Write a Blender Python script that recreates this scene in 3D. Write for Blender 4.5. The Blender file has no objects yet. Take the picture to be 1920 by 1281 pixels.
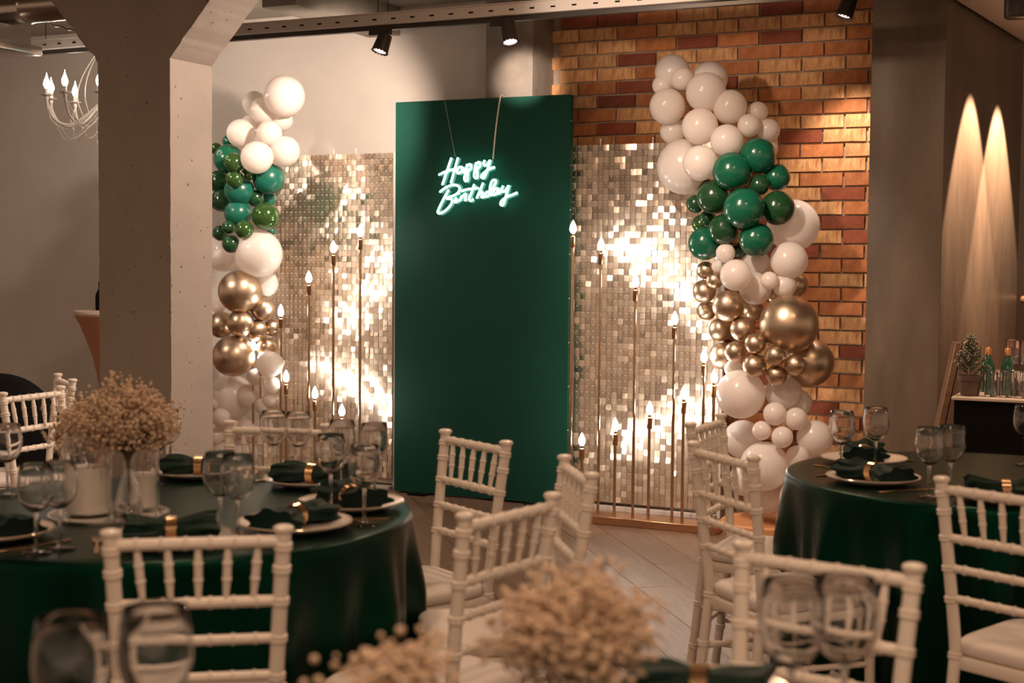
import bpy, bmesh, math, random
from mathutils import Vector, Matrix, noise
random.seed(7)
PI = math.pi
SC = bpy.context.scene
COL = SC.collection

# ------------------------------------------------------------------ camera
CAM_H, PITCH, ROLL, F = 1.45, 0.0557, 0.009, 50.0 / 36.0 * 1920.0
cam_data = bpy.data.cameras.new('camera')
cam_data.lens = 50.0
cam_data.sensor_width = 36.0
cam_data.clip_start = 0.05
cam_data.dof.use_dof = True
cam_data.dof.focus_distance = 7.0
cam_data.dof.aperture_fstop = 3.2
cam = bpy.data.objects.new('camera', cam_data)
CM = Matrix.Translation((0, 0, CAM_H)) @ Matrix.Rotation(PI / 2 - PITCH, 4, 'X') @ Matrix.Rotation(ROLL, 4, 'Z')
cam.matrix_world = CM
COL.objects.link(cam)
SC.camera = cam

# ------------------------------------------------------------------ world, exposure
w = bpy.data.worlds.new('world')
SC.world = w
w.use_nodes = True
bg = w.node_tree.nodes['Background']
bg.inputs[0].default_value = (1.0, 0.66, 0.45, 1)
bg.inputs[1].default_value = 0.47
vs = SC.view_settings
vs.view_transform = 'Standard'
vs.look = 'None'
vs.gamma = 1.0
vs.exposure = 0.0
vs.use_curve_mapping = False
SC.cycles.caustics_refractive = False
SC.cycles.sample_clamp_indirect = 4.0
SC.cycles.transparent_max_bounces = 16
SC.cycles.max_bounces = 9
SC.cycles.use_adaptive_sampling = True
SC.cycles.adaptive_threshold = 0.02

# ------------------------------------------------------------------ room frame: u along the back wall, v into depth
TH = math.radians(25.5)
UX = Vector((math.cos(TH), -math.sin(TH), 0))
VX = Vector((math.sin(TH), math.cos(TH), 0))

def ray(px, py):
    d = CM.to_3x3() @ Vector(((px - 960) / F, -(py - 640.5) / F, -1))
    return d

def at_y(px, py, y):
    d = ray(px, py)
    return Vector((0, 0, CAM_H)) + d * (y / d.y)

def at_z(px, py, z):
    d = ray(px, py)
    return Vector((0, 0, CAM_H)) + d * ((z - CAM_H) / d.z)

O = at_z(904, 938, 0.0)

def room(u, v, z=0.0):
    p = O + UX * u + VX * v
    return Vector((p.x, p.y, z))

def uv_of(p):
    q = p - O
    return q.dot(UX), q.dot(VX)

def on_v(px, py, v):
    """where the line of sight meets the plane v = const of the room"""
    d = ray(px, py)
    o = Vector((0, 0, CAM_H))
    t = (v - (o - O).dot(VX)) / d.dot(VX)
    return o + d * t

def u_at(px, py, v):
    return uv_of(on_v(px, py, v))[0]

RZ = -TH   # z rotation that turns local x onto UX

# ------------------------------------------------------------------ lights: unseen overhead lamps
WARM = (1.0, 0.65, 0.43)
def spot(name, loc, target, power, angle=60, blend=0.5, color=WARM, radius=0.05):
    l = bpy.data.lights.new(name, 'SPOT')
    l.energy = power
    l.spot_size = math.radians(angle)
    l.spot_blend = blend
    l.color = color
    l.shadow_soft_size = radius
    o = bpy.data.objects.new(name, l)
    o.location = loc
    o.rotation_euler = (Vector(target) - Vector(loc)).to_track_quat('-Z', 'Y').to_euler()
    COL.objects.link(o)
    return o

def area(name, loc, size, power, color=WARM):
    l = bpy.data.lights.new(name, 'AREA')
    l.shape = 'DISK'
    l.size = size
    l.energy = power
    l.color = color
    o = bpy.data.objects.new(name, l)
    o.location = loc
    COL.objects.link(o)
    return o

area('unseen_overhead_light', (-1.0, 4.2, 3.0), 0.30, 18)
area('unseen_overhead_light', (1.5, 4.8, 3.0), 0.30, 18)
area('unseen_overhead_light', (0.3, 6.2, 3.0), 0.3, 26)
area('unseen_overhead_light', (0.1, 1.9, 3.0), 0.35, 12)
for lx in (-1.3, 0.2, 1.6):
    area('unseen_overhead_light', (lx, 0.7, 3.0), 0.25, 20)  # fill added overhead to brighten the near chairs from the front
area('unseen_overhead_light', (-3.6, 6.2, 3.0), 0.4, 6)
# unseen spots added nearer to us, above the frame, to brighten the backdrop
SPOTC = (1.0, 0.79, 0.65)
spot('real_or_added_spot', room(-2.0, -2.5, 2.85), room(-1.75, 0.1, 1.5), 130, 42, 0.7, SPOTC)
spot('real_or_added_spot', room(1.15, -2.6, 2.62), room(1.25, 0.45, 2.85), 100, 38, 0.8, SPOTC)
spot('real_or_added_spot', room(1.4, -2.5, 2.85), room(1.60, 0.0, 0.95), 210, 50, 0.7, SPOTC)

# ------------------------------------------------------------------ mesh helpers
_g = (1 + 5 ** 0.5) / 2
_n = (1 + _g * _g) ** 0.5
ICO_V = [(a / _n, b / _n, c / _n) for a, b, c in ((-1, _g, 0), (1, _g, 0), (-1, -_g, 0), (1, -_g, 0), (0, -1, _g), (0, 1, _g), (0, -1, -_g), (0, 1, -_g), (_g, 0, -1), (_g, 0, 1), (-_g, 0, -1), (-_g, 0, 1))]
ICO_F = [(0, 11, 5), (0, 5, 1), (0, 1, 7), (0, 7, 10), (0, 10, 11), (1, 5, 9), (5, 11, 4), (11, 10, 2), (10, 7, 6), (7, 1, 8), (3, 9, 4), (3, 4, 2), (3, 2, 6), (3, 6, 8), (3, 8, 9), (4, 9, 5), (2, 4, 11), (6, 2, 10), (8, 6, 7), (9, 8, 1)]
class MB:
    def __init__(self):
        self.bm = bmesh.new()
    def box(self, c, s, m=None):
        hx, hy, hz_ = s[0] / 2, s[1] / 2, s[2] / 2
        vs_ = []
        for x, y, z in ((-1, -1, -1), (1, -1, -1), (1, 1, -1), (-1, 1, -1), (-1, -1, 1), (1, -1, 1), (1, 1, 1), (-1, 1, 1)):
            p = Vector((c[0] + x * hx, c[1] + y * hy, c[2] + z * hz_))
            vs_.append(self.bm.verts.new(m @ p if m is not None else p))
        for f in ((3, 2, 1, 0), (4, 5, 6, 7), (0, 1, 5, 4), (1, 2, 6, 5), (2, 3, 7, 6), (3, 0, 4, 7)):
            self.bm.faces.new([vs_[i] for i in f])
        return self
    def ico(self, c, r):
        vs_ = [self.bm.verts.new((c[0] + x * r, c[1] + y * r, c[2] + z * r)) for x, y, z in ICO_V]
        for f in ICO_F:
            self.bm.faces.new([vs_[i] for i in f])
        return self
    def lathe(self, prof, seg=16, m=None, cap=True):
        rings = []
        for (r, z) in prof:
            ring = [self.bm.verts.new((r * math.cos(2 * PI * k / seg), r * math.sin(2 * PI * k / seg), z)) for k in range(seg)]
            rings.append(ring)
        vs_ = [v for rg in rings for v in rg]
        for a, b in zip(rings[:-1], rings[1:]):
            for k in range(seg):
                self.bm.faces.new((a[k], a[(k + 1) % seg], b[(k + 1) % seg], b[k]))
        if cap:
            if prof[0][0] > 1e-5:
                self.bm.faces.new(list(reversed(rings[0])))
            if prof[-1][0] > 1e-5:
                self.bm.faces.new(rings[-1])
        if m is not None:
            bmesh.ops.transform(self.bm, matrix=m, verts=vs_)
        return self
    def rod(self, p, q, prof, seg=10):
        """lathe along the segment p-q; prof = [(radius, t 0..1)]"""
        p, q = Vector(p), Vector(q)
        L = (q - p).length
        M = Matrix.Translation(p) @ (q - p).to_track_quat('Z', 'Y').to_matrix().to_4x4()
        return self.lathe([(r, t * L) for r, t in prof], seg, M)
    def tube(self, pts, r, seg=8, closed=False):
        pts = [Vector(p) for p in pts]
        n = len(pts)
        rad = r if isinstance(r, (list, tuple)) else [r] * n
        rings = []
        up = None
        for i, p in enumerate(pts):
            if closed:
                t = (pts[(i + 1) % n] - pts[i - 1])
            else:
                t = pts[min(i + 1, n - 1)] - pts[max(i - 1, 0)]
            t.normalize()
            if up is None:
                up = Vector((0, 0, 1)) if abs(t.z) < 0.9 else Vector((1, 0, 0))
            a = t.cross(up)
            if a.length < 1e-6:
                a = t.cross(Vector((1, 0.3, 0.2)))
            a.normalize()
            up = a.cross(t).normalized()
            rings.append([self.bm.verts.new(p + (a * math.cos(2 * PI * k / seg) + up * math.sin(2 * PI * k / seg)) * rad[i]) for k in range(seg)])
        pairs = list(zip(rings[:-1], rings[1:]))
        if closed:
            pairs.append((rings[-1], rings[0]))
        for a, b in pairs:
            for k in range(seg):
                try:
                    self.bm.faces.new((a[k], a[(k + 1) % seg], b[(k + 1) % seg], b[k]))
                except ValueError:
                    pass
        if not closed:
            self.bm.faces.new(list(reversed(rings[0])))
            self.bm.faces.new(rings[-1])
        return self
    def prism(self, poly, h, m=None):
        """poly in xy, extruded along z"""
        a = [self.bm.verts.new((x, y, 0)) for x, y in poly]
        b = [self.bm.verts.new((x, y, h)) for x, y in poly]
        n = len(poly)
        self.bm.faces.new(list(reversed(a)))
        self.bm.faces.new(b)
        for k in range(n):
            self.bm.faces.new((a[k], a[(k + 1) % n], b[(k + 1) % n], b[k]))
        if m is not None:
            bmesh.ops.transform(self.bm, matrix=m, verts=a + b)
        return self
    def grid(self, fn, nu, nv, closed_u=False):
        vv = [[self.bm.verts.new(fn(i / nu, j / nv)) for i in range(nu if closed_u else nu + 1)] for j in range(nv + 1)]
        for j in range(nv):
            for i in range(nu):
                i2 = (i + 1) % nu if closed_u else i + 1
                self.bm.faces.new((vv[j][i], vv[j][i2], vv[j + 1][i2], vv[j + 1][i]))
        return self
    def bevel(self, w_, seg=1):
        bmesh.ops.bevel(self.bm, geom=list(self.bm.edges), offset=w_, segments=seg, affect='EDGES', profile=0.5)
        return self
    def mesh(self, name, mat=None, smooth=True):
        bmesh.ops.recalc_face_normals(self.bm, faces=list(self.bm.faces))
        me = bpy.data.meshes.new(name)
        self.bm.to_mesh(me)
        self.bm.free()
        if smooth:
            for p in me.polygons:
                p.use_smooth = True
            try:
                me.set_sharp_from_angle(angle=math.radians(42))
            except Exception:
                pass
        if mat:
            me.materials.append(mat)
        return me

def obj(name, me, parent=None, loc=None, rot=None, scale=None, mat=None):
    o = bpy.data.objects.new(name, me)
    COL.objects.link(o)
    if parent:
        o.parent = parent
    if loc is not None:
        o.location = loc
    if rot is not None:
        o.rotation_euler = rot
    if scale is not None:
        o.scale = scale if hasattr(scale, '__len__') else (scale,) * 3
    if mat is not None:
        o.material_slots[0].link = 'OBJECT'
        o.material_slots[0].material = mat
    return o

def tag(o, label=None, cat=None, group=None, kind=None):
    if label: o['label'] = label
    if cat: o['category'] = cat
    if group: o['group'] = group
    if kind: o['kind'] = kind
    return o

def thing(name, label, cat, loc=(0, 0, 0), rz=0.0, group=None, kind=None):
    o = bpy.data.objects.new(name, None)
    o.empty_display_size = 0.05
    COL.objects.link(o)
    o.location = loc
    o.rotation_euler = (0, 0, rz)
    return tag(o, label, cat, group, kind)

def copy_tree(o, parent=None):
    c = o.copy()
    COL.objects.link(c)
    c.parent = parent
    for ch in list(o.children):
        copy_tree(ch, c)
    return c

# ------------------------------------------------------------------ materials
def mat_new(name):
    m = bpy.data.materials.new(name)
    m.use_nodes = True
    nt = m.node_tree
    return m, nt, nt.nodes['Principled BSDF']

def pmat(name, col, rough=0.5, metal=0.0, noise_amt=0.0, scale=20.0, bump=0.0, spec=0.5, coat=0.0, sheen=0.0, dark=None, detail=6.0, stretch=None, objvar=0.0):
    m, nt, b = mat_new(name)
    N, L = nt.nodes, nt.links
    b.inputs['Base Color'].default_value = (*col, 1)
    b.inputs['Roughness'].default_value = rough
    b.inputs['Metallic'].default_value = metal
    b.inputs['Specular IOR Level'].default_value = spec
    if coat:
        b.inputs['Coat Weight'].default_value = coat
        b.inputs['Coat Roughness'].default_value = 0.08
    if sheen:
        b.inputs['Sheen Weight'].default_value = sheen
        b.inputs['Sheen Roughness'].default_value = 0.4
    if noise_amt or bump:
        tc = N.new('ShaderNodeTexCoord')
        mp = N.new('ShaderNodeMapping')
        if stretch: mp.inputs['Scale'].default_value = stretch
        nz = N.new('ShaderNodeTexNoise')
        nz.inputs['Scale'].default_value = scale
        nz.inputs['Detail'].default_value = detail
        nz.inputs['Roughness'].default_value = 0.62
        L.new(tc.outputs['Object'], mp.inputs['Vector'])
        L.new(mp.outputs['Vector'], nz.inputs['Vector'])
        if noise_amt:
            cr = N.new('ShaderNodeValToRGB')
            d = dark if dark else tuple(c * (1 - noise_amt) for c in col)
            cr.color_ramp.elements[0].position = 0.3
            cr.color_ramp.elements[1].position = 0.7
            cr.color_ramp.elements[0].color = (*d, 1)
            cr.color_ramp.elements[1].color = (*col, 1)
            L.new(nz.outputs['Fac'], cr.inputs['Fac'])
            out = cr.outputs['Color']
            if objvar:
                oi = N.new('ShaderNodeObjectInfo')
                hs = N.new('ShaderNodeHueSaturation')
                mr = N.new('ShaderNodeMapRange')
                mr.inputs['To Min'].default_value = 1 - objvar
                mr.inputs['To Max'].default_value = 1 + objvar
                L.new(oi.outputs['Random'], mr.inputs['Value'])
                L.new(mr.outputs['Result'], hs.inputs['Value'])
                L.new(out, hs.inputs['Color'])
                out = hs.outputs['Color']
            L.new(out, b.inputs['Base Color'])
        if bump:
            bp = N.new('ShaderNodeBump')
            bp.inputs['Strength'].default_value = bump
            bp.inputs['Distance'].default_value = 0.02
            L.new(nz.outputs['Fac'], bp.inputs['Height'])
            L.new(bp.outputs['Normal'], b.inputs['Normal'])
    return m

def emat(name, col, strength):
    m, nt, b = mat_new(name)
    b.inputs['Base Color'].default_value = (*col, 1)
    b.inputs['Emission Color'].default_value = (*col, 1)
    b.inputs['Emission Strength'].default_value = strength
    b.inputs['Roughness'].default_value = 0.3
    return m

def glassmat(name, tint=(0.97, 0.97, 0.97), edge=0.95, base=0.07, rough=0.04):
    """thin clear glass: fresnel-like mix of clear and mirror, stronger at grazing angles"""
    m, nt, b = mat_new(name)
    N, L = nt.nodes, nt.links
    N.remove(b)
    out = N['Material Output']
    tr = N.new('ShaderNodeBsdfTransparent')
    tr.inputs[0].default_value = (*tint, 1)
    gl = N.new('ShaderNodeBsdfGlossy')
    gl.inputs['Roughness'].default_value = rough
    gl.inputs['Color'].default_value = (1, 1, 1, 1)
    lw = N.new('ShaderNodeLayerWeight')
    lw.inputs['Blend'].default_value = 0.40
    mr = N.new('ShaderNodeMapRange')
    mr.inputs['To Min'].default_value = base
    mr.inputs['To Max'].default_value = edge
    mx = N.new('ShaderNodeMixShader')
    L.new(lw.outputs['Facing'], mr.inputs['Value'])
    L.new(mr.outputs['Result'], mx.inputs['Fac'])
    L.new(tr.outputs[0], mx.inputs[1])
    L.new(gl.outputs[0], mx.inputs[2])
    L.new(mx.outputs[0], out.inputs['Surface'])
    return m

M = {}
M['plaster'] = pmat('plaster', (0.66, 0.60, 0.54), 0.8, noise_amt=0.14, scale=1.6, bump=0.10)
M['concrete_dark'] = pmat('concrete_dark', (0.34, 0.29, 0.24), 0.55, noise_amt=0.5, scale=4, bump=0.5, detail=10)
M['concrete_wall'] = pmat('concrete_wall', (0.20, 0.150, 0.108), 0.42, noise_amt=0.55, scale=3.0, bump=0.30, detail=10, stretch=(1, 1, 0.3))
M['column'] = pmat('column', (0.30, 0.25, 0.21), 0.8, noise_amt=0.16, scale=3.0, bump=0.22, detail=10)
_nt = M['column'].node_tree
_tc = _nt.nodes.new('ShaderNodeTexCoord'); _n1 = _nt.nodes.new('ShaderNodeTexNoise'); _n1.inputs['Scale'].default_value = 42.0; _n1.inputs['Detail'].default_value = 2.0
_cr = _nt.nodes.new('ShaderNodeValToRGB'); _cr.color_ramp.elements[0].position = 0.70; _cr.color_ramp.elements[1].position = 0.73
_cr.color_ramp.elements[0].color = (1, 1, 1, 1); _cr.color_ramp.elements[1].color = (0.25, 0.2, 0.17, 1)
_mm = _nt.nodes.new('ShaderNodeMix'); _mm.data_type = 'RGBA'; _mm.blend_type = 'MULTIPLY'; _mm.inputs[0].default_value = 1.0
_src = _nt.nodes['Principled BSDF'].inputs['Base Color'].links[0].from_socket
_nt.links.new(_tc.outputs['Object'], _n1.inputs['Vector']); _nt.links.new(_n1.outputs['Fac'], _cr.inputs['Fac'])
_nt.links.new(_src, _mm.inputs[6]); _nt.links.new(_cr.outputs['Color'], _mm.inputs[7]); _nt.links.new(_mm.outputs[2], _nt.nodes['Principled BSDF'].inputs['Base Color'])
M['ceiling'] = pmat('ceiling', (0.34, 0.30, 0.25), 0.85, noise_amt=0.25, scale=3.0, bump=0.2)
M['mortar'] = pmat('mortar', (0.46, 0.34, 0.24), 0.95, noise_amt=0.4, scale=30, bump=0.4)
M['brick_orange'] = pmat('brick_orange', (0.52, 0.20, 0.065), 0.8, noise_amt=0.5, scale=26, bump=0.35, dark=(0.33, 0.10, 0.03), detail=9, stretch=(1, 1, 0.6), objvar=0.16)
M['brick_pale'] = pmat('brick_pale', (0.78, 0.46, 0.20), 0.75, noise_amt=0.5, scale=32, bump=0.4, dark=(0.40, 0.14, 0.045), detail=10, stretch=(1.6, 1, 0.45), objvar=0.16)
M['brick_red'] = pmat('brick_red', (0.27, 0.065, 0.025), 0.85, noise_amt=0.35, scale=20, bump=0.3, objvar=0.22)
M['green_cloth'] = pmat('green_cloth', (0.006, 0.058, 0.038), 0.62, noise_amt=0.15, scale=3, spec=0.18)
M['tablecloth'] = pmat('tablecloth', (0.0008, 0.0100, 0.0060), 0.34, spec=0.45)
M['tablecloth'].node_tree.nodes['Principled BSDF'].inputs['Specular Tint'].default_value = (0.05, 0.55, 0.31, 1)
M['napkin'] = pmat('napkin', (0.0025, 0.020, 0.013), 0.55, noise_amt=0.3, scale=40, spec=0.2)
M['chair'] = pmat('chair', (0.80, 0.72, 0.63), 0.32, spec=0.5)
M['cushion'] = pmat('cushion', (0.73, 0.66, 0.60), 0.6)
M['gold'] = pmat('gold', (0.80, 0.52, 0.28), 0.22, 1.0)
M['rod_gold'] = pmat('rod_gold', (0.72, 0.53, 0.36), 0.2, 1.0)
M['gold_dark'] = pmat('gold_dark', (0.55, 0.32, 0.18), 0.3, 1.0)
M['sequin'] = pmat('sequin', (0.97, 0.83, 0.68), 0.29, 1.0)
M['sequin_back'] = pmat('sequin_back', (0.42, 0.36, 0.31), 0.5, 0.2)
M['b_white'] = pmat('b_white', (0.93, 0.88, 0.84), 0.22, spec=0.5)
M['b_white'].node_tree.nodes['Principled BSDF'].inputs['Subsurface Weight'].default_value = 0.25
M['b_white'].node_tree.nodes['Principled BSDF'].inputs['Subsurface Radius'].default_value = (0.06, 0.045, 0.035)
_nt = M['b_white'].node_tree
_tr = _nt.nodes.new('ShaderNodeBsdfTranslucent'); _tr.inputs[0].default_value = (0.96, 0.87, 0.80, 1)
_mx = _nt.nodes.new('ShaderNodeMixShader'); _mx.inputs[0].default_value = 0.42
_nt.nodes['Principled BSDF'].inputs['Subsurface Weight'].default_value = 0.0
_nt.links.new(_nt.nodes['Principled BSDF'].outputs[0], _mx.inputs[1]); _nt.links.new(_tr.outputs[0], _mx.inputs[2])
_nt.links.new(_mx.outputs[0], _nt.nodes['Material Output'].inputs['Surface'])
M['b_green'] = pmat('b_green', (0.006, 0.105, 0.055), 0.2, spec=0.6)
M['b_dark'] = pmat('b_dark', (0.012, 0.060, 0.022), 0.2, spec=0.6)
M['b_teal'] = pmat('b_teal', (0.010, 0.125, 0.085), 0.28, spec=0.5)
M['b_olive'] = pmat('b_olive', (0.055, 0.13, 0.035), 0.14, 0.5, spec=0.7)
M['b_gold'] = pmat('b_gold', (0.60, 0.46, 0.33), 0.36, 1.0)
M['knot'] = pmat('knot', (0.5, 0.45, 0.42), 0.4)
M['black'] = pmat('black', (0.006, 0.0055, 0.005), 0.8, spec=0.1)
M['lampblack'] = pmat('lampblack', (0.045, 0.037, 0.030), 0.35, 0.3)
M['metal_white'] = pmat('metal_white', (0.56, 0.50, 0.45), 0.5)
M['steel'] = pmat('steel', (0.62, 0.58, 0.54), 0.28, 1.0)
M['plate'] = pmat('plate', (0.74, 0.66, 0.58), 0.22, spec=0.6)
M['platerim'] = pmat('platerim', (0.72, 0.60, 0.48), 0.18, 0.35)
M['candle'] = pmat('candle', (0.80, 0.74, 0.66), 0.6)
M['glass'] = glassmat('glass')
def solidglass(name):
    m, nt, b = mat_new(name)
    b.inputs['Base Color'].default_value = (0.97, 0.97, 0.97, 1)
    b.inputs['Transmission Weight'].default_value = 1.0
    b.inputs['Roughness'].default_value = 0.0
    b.inputs['IOR'].default_value = 1.5
    return m
M['clear_glass'] = solidglass('clear_glass')
M['glass_thick'] = glassmat('glass_thick', (0.93, 0.93, 0.93), 0.9, 0.10, 0.05)
M['water'] = glassmat('water', (0.88, 0.90, 0.88), 0.7, 0.06, 0.02)
M['bulb'] = emat('bulb', (1.0, 0.89, 0.77), 85.0)
M['bulb_chandelier'] = emat('bulb_chandelier', (1.0, 0.86, 0.72), 60.0)
M['spotface'] = emat('spotface', (1.0, 0.72, 0.70), 1.6)
M['neon'] = emat('neon', (0.52, 1.0, 0.88), 4.2)
M['acrylic'] = glassmat('acrylic', (0.78, 0.95, 0.91), 0.35, 0.03, 0.1)
M['blossom'] = pmat('blossom', (0.60, 0.445, 0.31), 0.9)
M['stem'] = pmat('stem', (0.16, 0.12, 0.07), 0.8)
M['pot'] = pmat('pot', (0.11, 0.07, 0.05), 0.5)
M['fir'] = pmat('fir', (0.20, 0.20, 0.13), 0.8, noise_amt=0.6, scale=60, dark=(0.05, 0.065, 0.035))
M['frost'] = pmat('frost', (0.72, 0.66, 0.58), 0.9)
M['bottle'] = pmat('bottle', (0.02, 0.07, 0.04), 0.08, spec=0.7)
M['copper_cap'] = pmat('copper_cap', (0.6, 0.28, 0.12), 0.35, 0.7)
M['peach'] = pmat('peach', (0.52, 0.24, 0.15), 0.8)
M['peach_top'] = pmat('peach_top', (0.72, 0.55, 0.45), 0.7)
M['rope'] = pmat('rope', (0.72, 0.64, 0.52), 0.8)
M['wood'] = pmat('wood', (0.25, 0.14, 0.08), 0.4, noise_amt=0.4, scale=8, stretch=(1, 8, 8))
M['plinth'] = pmat('plinth', (0.60, 0.28, 0.12), 0.5)
M['floor_base'] = pmat('floor_base', (0.05, 0.038, 0.03), 0.8)
M['plank'] = pmat('plank', (0.27, 0.17, 0.115), 0.30, noise_amt=0.45, scale=5.0, bump=0.25, detail=9, stretch=(9, 0.8, 1), objvar=0.16)
M['counter_top'] = pmat('counter_top', (0.60, 0.50, 0.42), 0.4)
M['duct'] = pmat('duct', (0.40, 0.35, 0.30), 0.25, 1.0)

# ------------------------------------------------------------------ structure
CEIL = 3.10
me = MB().box((0, 0, -0.06), (17, 15, 0.1)).mesh('floor', M['floor_base'])
floor = tag(obj('floor', me, loc=(-1.5, 5.0, 0)), 'brown wood-grain plank floor with dull sheen', 'floor', kind='structure')
# planks, laid a little off the line of sight, where the floor shows
PA = math.radians(12)
pl_x = Vector((math.cos(PA), math.sin(PA), 0))
pl_y = Vector((-math.sin(PA), math.cos(PA), 0))
PWID, PLEN = 0.22, 1.25
plank_meshes = []
for k in range(3):
    plank_meshes.append(MB().box((0, 0, 0), (PWID - 0.0022, PLEN - 0.0022, 0.012)).bevel(0.0008).mesh('plank', M['plank'], False))
def visible_floor(p):
    return -2.6 < p.x < 2.6 and 2.2 < p.y < 9.6
pc = 0
far_planks = MB()
for i in range(-45, 40):
    off = (i * 0.37) % 1.0 * PLEN
    for j in range(-2, 14):
        c = pl_x * (i * PWID) + pl_y * (j * PLEN + off)
        if not (-9.5 < c.x < 6.0 and -1.5 < c.y < 12.2):
            continue
        uu, vv = uv_of(c)
        if vv > 1.4:
            continue
        in_view = abs(c.x - 0.25) < 1.35 and 3.4 < c.y < 9.0
        if in_view and pc < 290:
            pc += 1
            obj('plank', plank_meshes[pc % 3], floor, loc=Vector((c.x + 1.5, c.y - 5.0, -0.006)), rot=(0, 0, PA))
        else:
            far_planks.box((0, 0, 0), (PWID - 0.004, PLEN - 0.004, 0.012), Matrix.Translation((c.x + 1.5, c.y - 5.0, -0.006)) @ Matrix.Rotation(PA, 4, 'Z'))
fp = obj('distant_planks', far_planks.mesh('distant_planks', M['plank'], False), floor)
fp['kind'] = 'stuff'

VB = 0.45          # back wall plane
U_PIL0, U_PIL1 = u_at(910, 200, 0.14), u_at(998, 200, 0.14)
U_BR0 = U_PIL1
U_PR0, U_PR1 = u_at(1632, 200, -0.20), u_at(1772, 200, -0.20)

def rbox(name, u0, u1, v0, v1, z0, z1, mat, label, bev=0.0, cat='wall', kind='structure'):
    c = room((u0 + u1) / 2, (v0 + v1) / 2, 0)
    mb = MB().box((0, 0, (z0 + z1) / 2), (abs(u1 - u0), abs(v1 - v0), z1 - z0))
    if bev:
        mb.bevel(bev, 2)
    return tag(obj(name, mb.mesh(name, mat, bev > 0), loc=c, rot=(0, 0, RZ)), label, cat, kind=kind)

rbox('wall_back', -6.5, U_PIL0 + 0.05, VB, VB + 0.2, 0, CEIL, M['plaster'], 'pale beige plaster wall behind the shimmer panel and chandelier')
rbox('wall_pilaster', U_PIL0, U_PIL1, 0.14, VB + 0.2, 0, CEIL, M['concrete_dark'], 'grey rough concrete pilaster behind the green panel', 0.004)
WL = 1.75
EU, EV = 0.1075, 0.994       # the long face of the concrete wall runs a little off the room's depth axis
def wall_pt(l, off=0.0):     # along the long face, off = distance out from it
    return (U_PR1 + EU * l + off * EV, -0.20 + EV * l - off * EU)
wp = wall_pt(WL)
poly = [(U_PR0, -0.20), (U_PR1, -0.20), wp, (U_PR0, wp[1])]
mb = MB().prism(poly, CEIL).bevel(0.004, 2)
tag(obj('wall_pillar', mb.mesh('wall_pillar', M['concrete_wall']), loc=room(0, 0), rot=(0, 0, RZ)), 'brown polished concrete wall end beside the brick wall', 'wall', kind='structure')
rbox('wall_right', U_PR1 + 0.1, U_PR1 + 3.2, 2.35, 2.55, 0, CEIL, M['plaster'], 'pale warm wall at the far end of the bar alcove')
c = room(0, 0)
ceil = tag(obj('ceiling', MB().box((0, 0, 0.05), (16, 13, 0.1)).mesh('ceiling', M['ceiling']), loc=(c.x - 1.0, 5.0, CEIL), rot=(0, 0, RZ)), 'rough grey brown concrete ceiling above the cable tray', 'ceiling', kind='structure')
# ceiling beams
p0 = wall_pt(-0.9, 0.02); p1 = wall_pt(2.4, 0.02); p2 = wall_pt(2.4, 0.34); p3 = wall_pt(-0.9, 0.34)
tag(obj('trim_1', MB().prism([p0, p3, p2, p1], CEIL - 2.80).bevel(0.004, 2).mesh('trim_1', M['plaster']), loc=room(0, 0, 2.80), rot=(0, 0, RZ)), 'grey ceiling beam along the top of the concrete wall', 'beam', kind='structure')
rbox('trim_2', u_at(430, 20, -0.9) + 0.12, u_at(430, 20, -0.9) + 0.36, -0.75, VB, 2.92, CEIL, M['ceiling'], 'dark square ceiling beam stub beside the column haunch', 0.004, 'beam')

# brick wall
wb_u0, wb_u1 = U_PIL1 - 0.005, U_PR0 + 0.02
brick_wall = rbox('wall_brick', wb_u0, wb_u1, VB, VB + 0.2, 0, CEIL, M['mortar'], 'orange and red brick wall beside the green panel')
bc = room((wb_u0 + wb_u1) / 2, (VB + VB + 0.2) / 2)
BL, BH, BP = 0.2405, 0.0705, 0.0115
PITX, PITZ = BL + BP, BH + BP
brick_meshes = {}
def brick_mesh(length, seed, mat):
    rnd = random.Random(seed)
    mb = MB().box((0, 0, 0), (length, 0.03, BH))
    bmesh.ops.subdivide_edges(mb.bm, edges=[e for e in mb.bm.edges if abs((e.verts[0].co - e.verts[1].co).x) > 0.01], cuts=2)
    for v in mb.bm.verts:
        v.co += Vector((rnd.uniform(-1, 1) * 0.0015, rnd.uniform(-1, 1) * 0.0015, rnd.uniform(-1, 1) * 0.0015))
    return mb.mesh('brick', M[mat], False)
half_w = (wb_u1 - wb_u0) / 2
nb = 0
brnd = random.Random(11)
low_bricks = {k: [] for k in ('brick_orange', 'brick_pale', 'brick_red')}
rows = int(CEIL / PITZ)
for r in range(rows):
    z = r * PITZ + PITZ / 2 + 0.012
    x = -half_w + (0.06 if r % 2 else -0.065)
    while x < half_w:
        a, b = max(x, -half_w), min(x + BL, half_w)
        x += PITX
        if b - a < 0.03:
            continue
        t = brnd.random()
        mk = 'brick_red' if t < 0.24 else ('brick_orange' if t < 0.56 else 'brick_pale')
        loc = Vector(((a + b) / 2, -0.1 - 0.004 - brnd.uniform(-0.002, 0.002), z))
        if z > 0.42 and nb < 298:
            key = (mk, round(b - a, 2), brnd.randint(0, 2))
            if key not in brick_meshes:
                brick_meshes[key] = brick_mesh(b - a, sum(map(ord, str(key))), mk)
            obj('brick', brick_meshes[key], brick_wall, loc=loc)
            nb += 1
        else:
            low_bricks[mk].append((loc, b - a))
for mk, lst in low_bricks.items():
    if not lst: continue
    mb = MB()
    for loc, ln in lst:
        mb.box(loc, (ln, 0.03, BH))
    o = obj('brick_courses', mb.mesh('brick_courses', M[mk], False), brick_wall)
    o['kind'] = 'stuff'

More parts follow.
